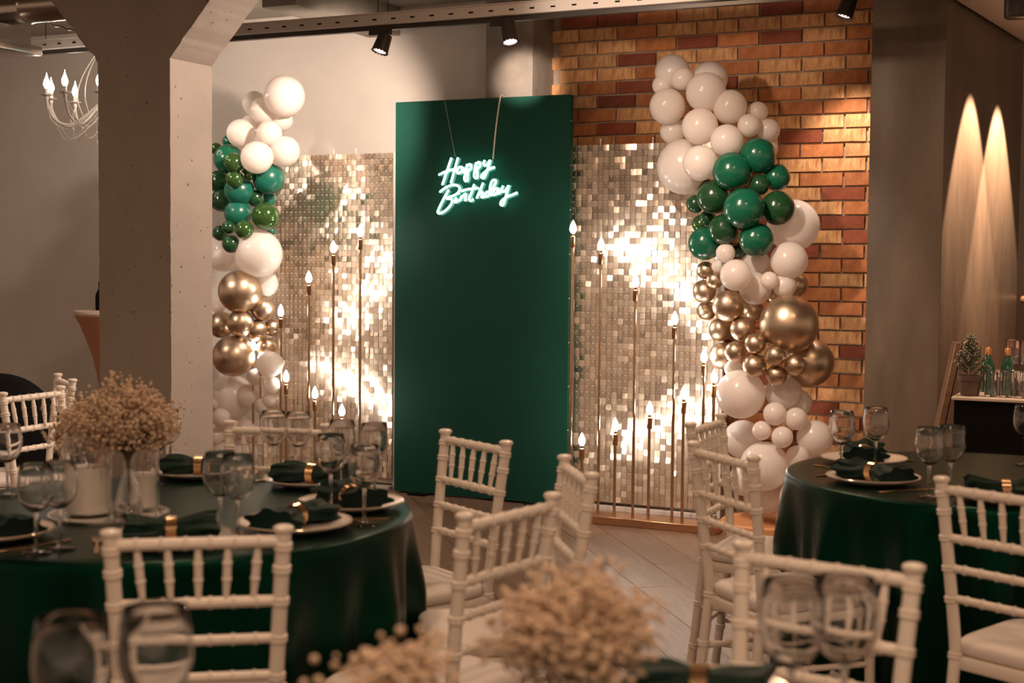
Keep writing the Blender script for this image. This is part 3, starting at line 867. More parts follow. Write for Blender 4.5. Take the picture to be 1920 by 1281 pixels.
# ------------------------------------------------------------------ chairs
def turned(n_rings, r0, r1, rr=0.0035):
    prof = [(r0 * 0.75, 0), (r0, 0.01)]
    for k in range(n_rings):
        t = (k + 1) / (n_rings + 1)
        r = r0 + (r1 - r0) * t
        w_ = 0.012
        prof += [(r, t - w_), (r + rr, t - w_ * 0.7), (r + rr, t - w_ * 0.25), (r, t), (r + rr, t + w_ * 0.25), (r + rr, t + w_ * 0.7), (r, t + w_)]
    prof += [(r1, 0.99), (r1 * 0.8, 1.0)]
    return prof
def make_chair():
    """local: back at y=0, seat towards +y, x across the back"""
    t = thing('chiavari_chair', 'x', 'chair')
    def xp(z):   # half distance between the back posts at height z
        return 0.150 + 0.022 * max(0.0, (z - 0.45) / 0.47)
    def yp(z):
        if z > 0.45:
            return -0.055 * ((z - 0.45) / 0.47) ** 1.2
        return -0.05 * ((0.45 - z) / 0.45)
    for s in (-1, 1):
        zs = [0, 0.15, 0.30, 0.43, 0.50, 0.60, 0.67, 0.75, 0.82, 0.885]
        pts, rad = [], []
        for i in range(46):
            z = 0.895 * i / 45
            r = 0.0155
            pts.append((s * xp(z), yp(z), z)); rad.append(r)
        mb = MB().tube(pts, rad, 12)
        for z in (0.14, 0.29, 0.44, 0.59, 0.672, 0.752, 0.82, 0.868):
            d = Vector((s * (xp(z + 0.01) - xp(z - 0.01)), yp(z + 0.01) - yp(z - 0.01), 0.02)).normalized()
            c_ = Vector((s * xp(z), yp(z), z))
            mb.rod(c_ - d * 0.009, c_ + d * 0.009, [(0.0155, 0), (0.0190, 0.12), (0.0190, 0.38), (0.0160, 0.5), (0.0190, 0.62), (0.0190, 0.88), (0.0155, 1)], 12)
        c_ = Vector((s * xp(0.89), yp(0.89), 0.89))
        mb.lathe([(0.0155, -0.004), (0.0150, 0.004), (0.0195, 0.008), (0.0215, 0.013), (0.0205, 0.018), (0.014, 0.0215), (0.0, 0.0225)], 14, Matrix.Translation(c_))
        obj('back_post', mb.mesh('back_post', M['chair']), t)
    def rail(name, z, r):
        p = Vector((-xp(z), yp(z), z)); q = Vector((xp(z), yp(z), z))
        obj(name, MB().rod(p, q, turned(6, r, r, 0.0025), 10).mesh(name, M['chair']), t)
    rail('crest_rail', 0.878, 0.0125)
    rail('back_rail', 0.752, 0.0115)
    rail('back_rail', 0.672, 0.0105)
    rail('back_rail', 0.592, 0.0105)
    for k in range(5):
        f = (k - 2) / 3.0
        zt, zb = 0.872, 0.757
        p = Vector((f * xp(zb), yp(zb), zb)); q = Vector((f * xp(zt) * 1.06, yp(zt), zt))
        obj('spindle', MB().rod(p, q, [(0.0060, 0), (0.0072, 0.2), (0.0086, 0.36), (0.0102, 0.37), (0.0102, 0.40), (0.0088, 0.41), (0.0090, 0.66), (0.0104, 0.67), (0.0104, 0.70), (0.0088, 0.71), (0.0076, 0.85), (0.0062, 1)], 9).mesh('spindle', M['chair']), t)
    # seat frame and cushion
    poly = [(-0.165, -0.005), (0.165, -0.005), (0.20, 0.37), (-0.20, 0.37)]
    obj('seat_frame', MB().prism(poly, 0.035, Matrix.Translation((0, 0, 0.405))).bevel(0.008, 2).mesh('seat_frame', M['chair']), t)
    mb = MB()
    NR = 40
    def cush(s, v):
        a = 2 * PI * s
        ca, sa = math.cos(a), math.sin(a)
        e = 0.30
        x = math.copysign(abs(ca) ** e, ca); y = math.copysign(abs(sa) ** e, sa)
        prof = [(0.90, 0.440), (0.98, 0.446), (1.0, 0.458), (0.985, 0.472), (0.93, 0.481), (0.75, 0.487), (0.4, 0.490), (0.001, 0.491)]
        k = v * (len(prof) - 1)
        i0 = min(int(k), len(prof) - 2); fr = k - i0
        r = prof[i0][0] * (1 - fr) + prof[i0 + 1][0] * fr
        z = prof[i0][1] * (1 - fr) + prof[i0 + 1][1] * fr
        yy = 0.185 + y * 0.183 * r
        wx = 0.172 + 0.03 * (yy / 0.37)
        return (x * wx * r, yy, z)
    mb.grid(cush, NR, 14, True)
    obj('seat_cushion', mb.mesh('seat_cushion', M['cushion']), t)
    for s in (-1, 1):
        obj('front_leg', MB().rod((s * 0.19, 0.355, 0.0), (s * 0.185, 0.345, 0.41), turned(3, 0.0135, 0.0165), 12).mesh('front_leg', M['chair']), t)
        for z in (0.16, 0.28):
            obj('stretcher', MB().rod((s * 0.152, yp(z), z), (s * 0.188, 0.35, z), turned(3, 0.009, 0.009, 0.002), 8).mesh('stretcher', M['chair']), t)
    for z in (0.20,):
        obj('stretcher', MB().rod((-0.188, 0.352, z), (0.188, 0.352, z), turned(3, 0.009, 0.009, 0.002), 8).mesh('stretcher', M['chair']), t)
        obj('stretcher', MB().rod((-0.15, yp(z), z), (0.15, yp(z), z), turned(3, 0.009, 0.009, 0.002), 8).mesh('stretcher', M['chair']), t)
    return t
chair_proto = make_chair()
used = [False]
def chair(p1, p2, face, label):
    """p1, p2 = pixels of the two post tops; face = a point the seat looks at"""
    a, b = at_z(*p1, 0.915), at_z(*p2, 0.915)
    mid = (a + b) / 2
    if isinstance(face, (tuple, list)): face = Vector((face[0], face[1], 0))
    d = (b - a); d.z = 0; d.normalize()
    n = Vector((-d.y, d.x, 0))
    if n.dot(face - mid) < 0:
        n = -n
    rz = math.atan2(n.y, n.x) - PI / 2
    o = chair_proto if not used[0] else copy_tree(chair_proto)
    used[0] = True
    pos = mid + n * 0.055
    o.location = (pos.x, pos.y, 0)
    o.rotation_euler = (0, 0, rz)
    o['label'] = label
    o['group'] = 'white chiavari chairs'
    return o
TL = Vector((-0.95, 3.87, 0)); TR_ = Vector((1.55, 4.64, 0)); TF = Vector((0.03, 1.66, 0))
RT_L, RT_R, RT_F = 0.675, 0.635, 0.62
chair((205, 990), (533, 982), TL, 'white wooden chair with its back to us before the candle table')
chair((840, 803), (948, 823), TL, 'white wooden chair standing clear against the green panel')
chair((880, 957), (1034, 922), TL, 'blurred white wooden chair just behind the big dried bouquet')
chair((1066, 853), (1108, 880), TL, 'white wooden chair seen almost edge-on below the brick side shimmer wall')
chair((437, 786), (606, 792), TL, 'white wooden chair behind the candle table, facing us by the column')
chair((1303, 826), (1406, 851), TR_, 'white wooden chair in front of its twin below the balloon garland')
chair((1296, 789), (1347, 774), TR_, 'white wooden chair tucked behind another, touching the low white balloons')
chair((1753, 889), (2010, 925), TR_, 'white wooden chair cut by the picture edge at the greyish green tabletop')
chair((1397, 1010), (1714, 1052), TF, 'strongly blurred white chair back behind two foreground wine glasses')
chair((8, 733), (108, 722), Vector((-1.6, 4.9, 0)), 'white wooden chair in front of the black draped shape')
chair((112, 699), (136, 708), Vector((-2.9, 6.0, 0)), 'white wooden chair seen edge-on between dried flowers and black drape')

# ------------------------------------------------------------------ tables and cloths
def table(name_label, cloth_label, c, R, seed, sheen_mat):
    t = thing('round_table', name_label, 'table', (c.x, c.y, 0), 0, 'round banquet tables')
    obj('table_top', MB().lathe([(0, 0.715), (R - 0.02, 0.715), (R - 0.01, 0.73), (R - 0.02, 0.744), (0, 0.744)], 64).mesh('table_top', M['wood']), t)
    for k in range(4):
        a = PI / 4 + k * PI / 2
        obj('leg', MB().rod((math.cos(a) * R * 0.6, math.sin(a) * R * 0.6, 0), (math.cos(a) * R * 0.55, math.sin(a) * R * 0.55, 0.715), [(0.018, 0), (0.018, 1)], 10).mesh('leg', M['steel']), t)
    rnd = random.Random(seed)
    ph = [rnd.uniform(0, 2 * PI) for _ in range(4)]
    def fold(a, d):
        w1 = math.sin(13 * a + ph[0] + 1.2 * math.sin(3 * a + ph[1]))
        w2 = math.sin(23 * a + ph[2] + 1.0 * math.sin(5 * a + ph[3]))
        return (0.024 * w1 + 0.013 * w2) * min(1, d * 3.5) + 0.004 * min(1, d * 3.5) + 0.006 * d
    def fn(s, t_):
        a = 2 * PI * s
        if t_ < 0.3:
            r = R * (t_ / 0.3) ** 0.7 * 0.985
            return (r * math.cos(a), r * math.sin(a), 0.760)
        if t_ < 0.36:
            k = (t_ - 0.3) / 0.06
            r = R * 0.985 + 0.012 * math.sin(k * PI / 2) + 0.001
            return (r * math.cos(a), r * math.sin(a), 0.760 - 0.014 * (1 - math.cos(k * PI / 2)))
        k = (t_ - 0.36) / 0.64
        r = R * 0.985 + 0.013 + fold(a, k)
        return (r * math.cos(a), r * math.sin(a), 0.746 - k * 0.738)
    cl = obj('tablecloth', MB().grid(fn, 300, 40, True).mesh('tablecloth', M[sheen_mat]), loc=(c.x, c.y, 0))
    tag(cl, cloth_label, 'tablecloth', 'dark green tablecloths')
    return t
table('round table carrying the candles and dried flowers', 'dark green cloth over the table with candles', TL, RT_L, 1, 'tablecloth')
table('round table in front of the concrete wall end', 'dark green satin cloth with pale sheen near the brick wall', TR_, RT_R, 2, 'tablecloth')
table('round table at our side, mostly below the picture', 'dark green cloth on the foreground table below the picture', TF, RT_F, 3, 'tablecloth')
TZ = 0.7612

# ------------------------------------------------------------------ tableware
plate_me = [MB().lathe([(0, 0.0), (0.085, 0.0), (0.10, 0.004), (0.142, 0.017), (0.1465, 0.0195), (0.146, 0.0225), (0.140, 0.0215), (0.102, 0.009), (0.088, 0.005), (0, 0.005)], 56).mesh('dish', M['plate']),
            MB().lathe([(0.1435, 0.0225), (0.147, 0.0205), (0.1485, 0.0222), (0.147, 0.0245), (0.1435, 0.0235), (0.1435, 0.0225)], 56, cap=False).mesh('rim_band', M['platerim'])]
def napkin_mesh(seed):
    rnd = random.Random(seed)
    n1, n2 = 36, 28
    ph = rnd.uniform(0, 6)
    def fn(s, v):
        t = (s - 0.5) * 2
        half = 0.022 + 0.055 * abs(t) ** 0.8
        a = v * 2 * PI
        pleat = 1 + 0.16 * math.sin(a * 7 + ph + t * 1.5) * min(1, abs(t) * 2.2)
        y = half * math.cos(a) * pleat
        hgt = 0.021 + 0.012 * abs(t) ** 0.6
        z = 0.028 + hgt * math.sin(a) * pleat + 0.006 * abs(t) * math.sin(4 * t + ph)
        z = max(z, 0.0015)
        x = 0.108 * t * (1 + 0.06 * math.sin(a * 3 + ph))
        return (x, y, z)
    mb = MB()
    vv = [[mb.bm.verts.new(fn(i / n1, j / n2)) for j in range(n2)] for i in range(n1 + 1)]
    for i in range(n1):
        for j in range(n2):
            mb.bm.faces.new((vv[i][j], vv[i][(j + 1) % n2], vv[i + 1][(j + 1) % n2], vv[i + 1][j]))
    mb.bm.faces.new(vv[0]); mb.bm.faces.new(list(reversed(vv[-1])))
    return mb.mesh('napkin', M['napkin'])
napkins = [napkin_mesh(k) for k in range(3)]
def ring_mesh():
    mb = MB()
    for k in range(4):
        pts = [((k - 1.5) * 0.0065, 0.0285 * math.cos(2 * PI * i / 24), 0.0295 + 0.0275 * math.sin(2 * PI * i / 24)) for i in range(24)]
        mb.tube(pts, 0.0042, 6, True)
    return mb.mesh('napkin_ring', M['gold'])
ring_me = ring_mesh()
def knife_mesh():
    mb = MB()
    poly = [(-0.006, 0), (0.006, 0), (0.0075, 0.05), (0.005, 0.095), (0.009, 0.11), (0.010, 0.16), (0.006, 0.205), (-0.002, 0.212), (-0.006, 0.11), (-0.005, 0.095), (-0.0075, 0.05)]
    mb.prism(poly, 0.0035).bevel(0.0008)
    return mb.mesh('table_knife', M['gold'])
def fork_mesh():
    mb = MB()
    poly = [(-0.005, 0), (0.005, 0), (0.006, 0.04), (0.003, 0.10), (0.0035, 0.135), (0.011, 0.15), (0.012, 0.165), (-0.012, 0.165), (-0.011, 0.15), (-0.0035, 0.135), (-0.003, 0.10), (-0.006, 0.04)]
    mb.prism(poly, 0.003)
    for k in range(4):
        mb.box((-0.0100 + k * 0.00667, 0.185, 0.0015), (0.0032, 0.045, 0.003))
    return mb.mesh('table_fork', M['gold'])
knife_me, fork_me = knife_mesh(), fork_mesh()

def setting(px, py, tc, where, nap_rot=0.0, cut=True, pos=None, seed=0):
    p = at_z(px, py, TZ) if pos is None else Vector(pos)
    rel = Vector((p.x - tc.x, p.y - tc.y))
    a = math.atan2(rel.y, rel.x)
    t = thing('charger_plate', 'round cream charger plate with metallic rim ' + where, 'plate', (p.x, p.y, TZ), 0, 'cream charger plates')
    obj('dish', plate_me[0], t); obj('rim_band', plate_me[1], t)
    nz = TZ + 0.0052
    o = tag(obj('napkin', napkins[seed % 3], loc=(p.x, p.y, nz), rot=(0, 0, a + PI / 2 + nap_rot)), 'dark green gathered napkin on the charger plate ' + where, 'napkin', 'dark green napkins')
    o = tag(obj('napkin_ring', ring_me, loc=(p.x, p.y, nz), rot=(0, 0, a + PI / 2 + nap_rot)), 'coiled gold ring around the napkin ' + where, 'napkin ring', 'gold napkin rings')
    if cut:
        inw = Vector((-math.cos(a), -math.sin(a), 0)); sd = Vector((inw.y, -inw.x, 0))
        for nm, me_, s, lb in (('table_knife', knife_me, 1, 'gold knife beside the plate '), ('table_fork', fork_me, -1, 'gold fork beside the plate ')):
            q = p + sd * s * 0.172 - inw * 0.10
            tag(obj(nm, me_, loc=(q.x, q.y, TZ), rot=(0, 0, math.atan2(inw.y, inw.x) - PI / 2)), lb + where, nm.split('_')[1], 'gold cutlery')

setting(658, 953, TL, 'at the table edge nearest the green panel', 0.35, seed=0)
setting(553, 992, TL, 'behind the corner post of the near chair', 0.2, seed=1)
setting(585, 909, TL, 'in front of the chair facing us', 0.3, seed=2)
setting(320, 1018, TL, 'seen through the near chair back', 0, seed=0)
setting(-15, 1008, TL, 'cut by the picture edge beside two glasses', 0, seed=1)
setting(372, 893, TL, 'at the foot of the concrete column', 0, seed=2)
setting(1620, 869, TR_, 'farther of two by the brick wall', 0.5, seed=0)
setting(1637, 905, TR_, 'nearer of two by the brick wall', 0.15, seed=1)
setting(1885, 940, TR_, 'behind the chair cut by the picture edge', 0.0, seed=2)
setting(1312, 1322, TF, 'at the bottom picture edge', 0.2, False, seed=1)

# wine glasses
bowl_out = [(0.0, 0.0965), (0.006, 0.0970), (0.015, 0.1005), (0.027, 0.110), (0.037, 0.125), (0.0425, 0.144), (0.0432, 0.160), (0.0408, 0.184), (0.0368, 0.2085), (0.0360, 0.2095)]
bowl_in = [(0.0354, 0.2085), (0.0392, 0.184), (0.0416, 0.160), (0.0408, 0.144), (0.0354, 0.1265), (0.0255, 0.1120), (0.014, 0.1035), (0.0, 0.1010)]
bowl_me = MB().lathe(bowl_out + bowl_in, 36, cap=False).mesh('bowl', M['clear_glass'])
stem_me = MB().lathe([(0.0, 0.0058), (0.008, 0.0062), (0.0052, 0.012), (0.0040, 0.03), (0.0038, 0.06), (0.0046, 0.086), (0.0065, 0.0962), (0.0, 0.0963)], 16, cap=False).mesh('stem', M['clear_glass'])
foot_me = MB().lathe([(0.0, 0.0), (0.036, 0.0), (0.0368, 0.0012), (0.035, 0.0025), (0.012, 0.0045), (0.0, 0.0056)], 36).mesh('foot', M['clear_glass'])
def wine_glass(px, py, label, pos=None, sc=1.0, z=TZ):
    p = at_z(px, py, z) if pos is None else Vector(pos)
    t = thing('wine_glass', label, 'wine glass', (p.x, p.y, z), 0, 'clear wine glasses')
    for nm, me_ in (('bowl', bowl_me), ('stem', stem_me), ('foot', foot_me)):
        obj(nm, me_, t, scale=sc)
    return t
wine_glass(513, 893, 'wine glass before the chair facing us, nearer the column')
wine_glass(559, 896, 'wine glass before the chair facing us, nearer the green panel')
wine_glass(620, 955, 'wine glass in front of a gold napkin ring, left of the table corner glass')
wine_glass(683, 984, 'wine glass standing nearest the table edge by the green panel')
wine_glass(641, 918, 'wine glass at the back of the cluster near the green panel')
wine_glass(701, 925, 'rearmost wine glass overlapping the end of the shimmer wall')
wine_glass(413, 1004, 'left one of the two glasses above the near chair back')
wine_glass(446, 1011, 'right one of the two glasses above the near chair back')
wine_glass(68, 1038, 'outer blurred wine glass in front of the large candle')
wine_glass(112, 1030, 'inner blurred wine glass in front of the large candle')
wine_glass(14, 930, 'wine glass at the picture edge before the distant chair')
wine_glass(292, 905, 'wine glass right behind the dried flowers, nearer')
wine_glass(314, 890, 'wine glass against the column edge behind dried flowers')
wine_glass(1577, 889, 'wine glass standing in front of the brick wall')
wine_glass(1641, 880, 'wine glass in front of the smooth concrete wall end')
wine_glass(1741, 933, 'smaller looking wine glass of the pair above the cut chair')
wine_glass(1781, 927, 'taller looking wine glass of the pair above the cut chair')
wine_glass(1922, 872, 'wine glass cut by the picture edge before the bar')
wine_glass(0, 0, 'large blurred foreground glass, left of the pair at the bottom', at_y(1482, 1300, 2.02), 1.13)
wine_glass(0, 0, 'large blurred foreground glass, right of the pair at the bottom', at_y(1582, 1300, 2.04), 1.13)
wine_glass(0, 0, 'blurred foreground glass at the bottom corner below the candle table', (-0.553, 1.77, 0), 1.13)
wine_glass(0, 0, 'blurred foreground glass inside the near chair outline at the bottom', (-0.462, 1.83, 0), 1.13)

# centrepiece on the left table
def tumbler_candle(px, py, r, hc, hg, label_c, label_g):
    p = at_z(px, py, TZ + 0.008)
    t = thing('pillar_candle', label_c, 'candle', (p.x, p.y, TZ + 0.0085), 0, 'white pillar candles')
    obj('wax', MB().lathe([(0, 0.002), (r - 0.004, 0.002), (r, 0.006), (r, hc - 0.004), (r - 0.004, hc), (r * 0.3, hc - 0.004), (0, hc - 0.006)], 40).mesh('wax', M['candle']), t)
    obj('wick', MB().rod((0, 0, hc - 0.008), (0.001, 0, hc + 0.008), [(0.001, 0), (0.001, 1)], 5).mesh('wick', M['black']), t)
    tag(obj('glass_cylinder', MB().lathe([(0.0, 0.0012), (r + 0.006, 0.001), (r + 0.008, 0.003), (r + 0.008, hg), (r + 0.0065, hg + 0.001), (r + 0.0055, hg)], 40, cap=False).mesh('glass_cylinder', M['glass']), loc=(p.x, p.y, TZ + 0.0082)), label_g, 'candle holder', 'clear candle cylinders')
p = at_z(205, 966, TZ)
tray_c = Vector((p.x, p.y + 0.0, 0))
t = thing('mirror_tray', 'round mirrored tray under the candles', 'tray', (p.x, p.y, TZ))
obj('mirror_disc', MB().lathe([(0, 0), (0.155, 0), (0.157, 0.002), (0.157, 0.005), (0.153, 0.0055), (0, 0.0055)], 56).mesh('mirror_disc', pmat('mirror', (0.75, 0.75, 0.72), 0.05, 1.0)), t)
obj('edge_band', MB().lathe([(0.154, 0.0), (0.1595, 0.0), (0.1595, 0.0078), (0.154, 0.0078), (0.154, 0.0)], 56, cap=False).mesh('edge_band', M['steel']), t)
tumbler_candle(166, 962, 0.055, 0.125, 0.215, 'thick white pillar candle in a tall glass', 'tall clear glass cylinder around the thick candle')
tumbler_candle(268, 952, 0.036, 0.095, 0.17, 'slim white pillar candle behind the flower vase', 'clear glass cylinder around the slim candle')

def bouquet(px, py, label_v, label_b, pos=None, spread=0.15, height=0.27, n_st=46, n_bl=1500, seed=1, vase_h=0.15, z0=TZ + 0.008, lean=(0, 0)):
    p = at_z(px, py, z0) if pos is None else Vector(pos)
    v = tag(obj('bud_vase', MB().lathe([(0, 0.0), (0.034, 0.0), (0.037, 0.006), (0.036, 0.03), (0.026, 0.075), (0.015, 0.11), (0.013, vase_h - 0.008), (0.016, vase_h), (0.0145, vase_h)], 32, cap=False).mesh('bud_vase', M['glass_thick']), loc=(p.x, p.y, z0)), label_v, 'vase', 'glass bud vases')
    b = thing('dried_bouquet', label_b, 'bouquet', (p.x, p.y, z0), 0, 'dried bouquets')
    rnd = random.Random(seed)
    st, bl = MB(), MB()
    tips = []
    for k in range(n_st):
        a = rnd.uniform(0, 2 * PI); rr = spread * math.sqrt(rnd.random())
        h = vase_h + height * (0.45 + 0.55 * rnd.random()) * (1 - 0.35 * (rr / spread) ** 2)
        tip = Vector((rr * math.cos(a) + lean[0], rr * math.sin(a) + lean[1], h))
        mid = Vector((tip.x * 0.35, tip.y * 0.35, vase_h + (h - vase_h) * 0.45))
        st.tube(smooth([(0.004 * math.cos(a), 0.004 * math.sin(a), 0.02), (0.005 * math.cos(a), 0.005 * math.sin(a), vase_h), mid, tip], 3), 0.0011, 4)
        tips.append((mid, tip))
    for k in range(n_bl):
        mid, tip = rnd.choice(tips)
        f = rnd.uniform(0.15, 1.08)
        c_ = mid.lerp(tip, f) + Vector((rnd.gauss(0, 0.018), rnd.gauss(0, 0.018), rnd.gauss(0, 0.016)))
        bl.ico(c_, rnd.uniform(0.0028, 0.0062))
    obj('flower_stems', st.mesh('flower_stems', M['stem']), b)
    o = obj('blossoms', bl.mesh('blossoms', M['blossom']), b); o['kind'] = 'stuff'
    return b
bouquet(241, 964, 'clear bud vase between the two white candles', 'dry bouquet of tiny cream blossoms beside the column', spread=0.135, height=0.22, vase_h=0.145, n_st=70, n_bl=4600, seed=2, lean=(-0.01, 0))
bouquet(150, 930, 'clear bud vase hidden behind the thick candle', 'smaller brown dry bouquet behind the thick candle', spread=0.08, height=0.18, vase_h=0.11, n_st=34, n_bl=1500, seed=5, lean=(-0.01, 0.0))
bouquet(0, 0, 'clear bud vase of the blurred foreground bouquet', 'large blurred foreground bouquet of beige blossoms', pos=(0.085, 1.78, 0), spread=0.085, height=0.155, vase_h=0.145, n_st=60, n_bl=3200, seed=8, z0=TZ)
bouquet(0, 0, 'clear bud vase at the bottom centre, hardly visible', 'low blurred foreground sprig of beige blossoms beside the green cloth', pos=(-0.13, 1.62, 0), spread=0.075, height=0.15, vase_h=0.12, n_st=30, n_bl=800, seed=9, z0=TZ)
vase_p = at_y(1092, 1150, 1.86)
tag(obj('glass_cylinder', MB().lathe([(0, 0.001), (0.03, 0.001), (0.032, 0.004), (0.032, 0.30), (0.0305, 0.301)], 32, cap=False).mesh('glass_cylinder', M['glass']), loc=(vase_p.x, vase_p.y, TZ)), 'tall narrow clear glass tube behind the foreground bouquet', 'candle holder', 'clear candle cylinders')

# ------------------------------------------------------------------ chandelier behind the column
CHV = -0.75
pc_ = on_v(196, 187, CHV)
ch = thing('chandelier', 'cream wire chandelier with lit candle bulbs half behind the column', 'chandelier', (pc_.x, pc_.y, pc_.z), 0.0)
R_ = 104.0 / F * pc_.y
stem_top = CEIL - pc_.z
obj('centre_stem', MB().rod((0, 0, -0.22), (0, 0, stem_top), [(0.012, 0), (0.020, 0.05), (0.010, 0.12), (0.008, 1)], 12).mesh('centre_stem', M['metal_white']), ch)
for k in range(10):
    a = math.radians(101 + 36 * k)
    ca, sa = math.cos(a), math.sin(a)
    P3 = lambda f, z, da=0.0: (f * R_ * math.cos(a + da), f * R_ * math.sin(a + da), z)
    arm = obj('arm', MB().tube(smooth([P3(0.03, 0.0), P3(0.22, -0.07), P3(0.55, -0.16), P3(0.82, -0.150), P3(0.97, -0.075), P3(1.0, -0.01)], 6), 0.0060, 8).mesh('arm', M['metal_white']), ch)
    obj('drip_pan', MB().lathe([(0.010, -0.022), (0.011, -0.002), (0.034, 0.006), (0.036, 0.010), (0.010, 0.009), (0.012, 0.012), (0.012, 0.045), (0, 0.046)], 18, Matrix.Translation(P3(1.0, 0))).mesh('drip_pan', M['metal_white']), arm)
    obj('candle_bulb', MB().lathe([(0.0, 0.0), (0.010, 0.002), (0.019, 0.022), (0.018, 0.040), (0.009, 0.062), (0.003, 0.078), (0.0, 0.098)], 12, Matrix.Translation(P3(1.0, 0.045))).mesh('candle_bulb', M['bulb_chandelier']), arm)
    for (f0, dz_, rr_) in ((0.97, -0.185, 0.0026), (0.90, -0.255, 0.0026)):
        obj('wire_loop', MB().tube(smooth([P3(1.0, -0.02), P3(f0, -0.12, 0.12), P3(0.66, dz_, 0.30), P3(0.32, dz_ + 0.09, 0.55), P3(0.03, -0.05, 0.63)], 6), rr_, 5).mesh('wire_loop', M['metal_white']), ch)
    if k % 2 == 0:
        obj('wire_loop', MB().tube(smooth([P3(0.35, -0.14), P3(0.50, 0.0), P3(0.40, 0.15), P3(0.03, 0.34)], 6), 0.0030, 5).mesh('wire_loop', M['metal_white']), ch)

# ------------------------------------------------------------------ far left: cocktail table, bottle, black drape
ct = at_z(239, 583, 1.10)
t = thing('cocktail_table', 'tall peach stretch-covered cocktail table behind the column', 'cocktail table', (ct.x, ct.y, 0))
obj('stretch_cover', MB().lathe([(0.26, 0.0), (0.20, 0.10), (0.165, 0.35), (0.175, 0.55), (0.23, 0.80), (0.305, 1.0), (0.345, 1.07)], 40, cap=False).mesh('stretch_cover', M['peach']), t)
obj('table_top', MB().lathe([(0.345, 1.07), (0.352, 1.085), (0.345, 1.10), (0, 1.10)], 40).mesh('table_top', M['peach_top']), t)
bp_ = at_z(186, 582, 1.10)
t = thing('wine_bottle', 'dark wine bottle on the peach cocktail table', 'bottle', (bp_.x + 0.012, bp_.y, 1.1))
obj('bottle_body', MB().lathe([(0, 0), (0.036, 0), (0.037, 0.08), (0.034, 0.11), (0.016, 0.145), (0.0145, 0.165)], 20).mesh('bottle_body', M['black']), t)
obj('foil_neck', MB().lathe([(0.0145, 0.160), (0.0165, 0.162), (0.0165, 0.19), (0.014, 0.195), (0, 0.195)], 16).mesh('foil_neck', M['black']), t)
bd = at_y(-20, 700, 7.6)
def drape(s, v):
    a = 2 * PI * s
    k = v
    r = 0.40 * math.sin(min(1, k * 1.15) * PI / 2) ** 0.8 + 0.10 * max(0, k - 0.5)
    z = bd.z * (math.cos(min(1, k) * PI / 2) ** 0.85)
    r *= 1 + 0.07 * math.sin(a * 6 + 2 * math.sin(a * 2)) * k
    return (r * math.cos(a), 0.7 * r * math.sin(a), max(z, 0.004))
t = tag(obj('black_drape', MB().grid(drape, 80, 30, True).mesh('black_drape', M['black']), loc=(bd.x + 0.02, bd.y, 0)), 'black draped rounded heap by the plain wall', 'drape')

# ------------------------------------------------------------------ bar counter with plant, bottles, glasses
cl_ = at_z(1788, 744, 0.875)
cu, cv = uv_of(cl_)
bar = thing('bar_counter', 'black fronted bar counter with pale top beside concrete wall', 'counter', room(cu, cv), RZ)
obj('counter_front', MB().box((1.2, 0.33, 0.43), (2.4, 0.62, 0.86)).mesh('counter_front', M['black'], False), bar)
obj('counter_top', MB().box((1.2, 0.33, 0.8675), (2.42, 0.66, 0.015)).bevel(0.003).mesh('counter_top', M['counter_top']), bar)
obj('back_step', MB().box((1.3, 0.56, 0.935), (2.0, 0.20, 0.12)).mesh('back_step', M['counter_top'], False), bar)
lb_top, lb_bot = at_y(1797, 642, 6.45), at_y(1701, 1100, 6.45)
lb_bot.z = 0.0
lean_ = thing('leaning_board', 'dark narrow board leaning beside the bar counter', 'board', (lb_bot.x, lb_bot.y, 0), 0)
_d = lb_top - lb_bot
_a = math.atan2(_d.x, _d.z)
obj('board_panel', MB().box((0, 0.02, _d.length / 2), (0.03, 0.06, _d.length), Matrix.Rotation(_a, 4, 'Y')).bevel(0.003).mesh('board_panel', M['wood']), lean_)
obj('board_edge', MB().box((0.017, 0.02, _d.length / 2), (0.004, 0.058, _d.length), Matrix.Rotation(_a, 4, 'Y')).mesh('board_edge', M['black'], False), lean_)
spot('real_or_added_spot', room(cu + 0.45, cv + 0.15, 2.75), room(cu + 0.35, cv + 0.25, 0.9), 130, 60, 0.6)  # unseen spot added to lift the bar and its glasses
def on_bar(px, py, z=0.875):
    return at_z(px, py, z)
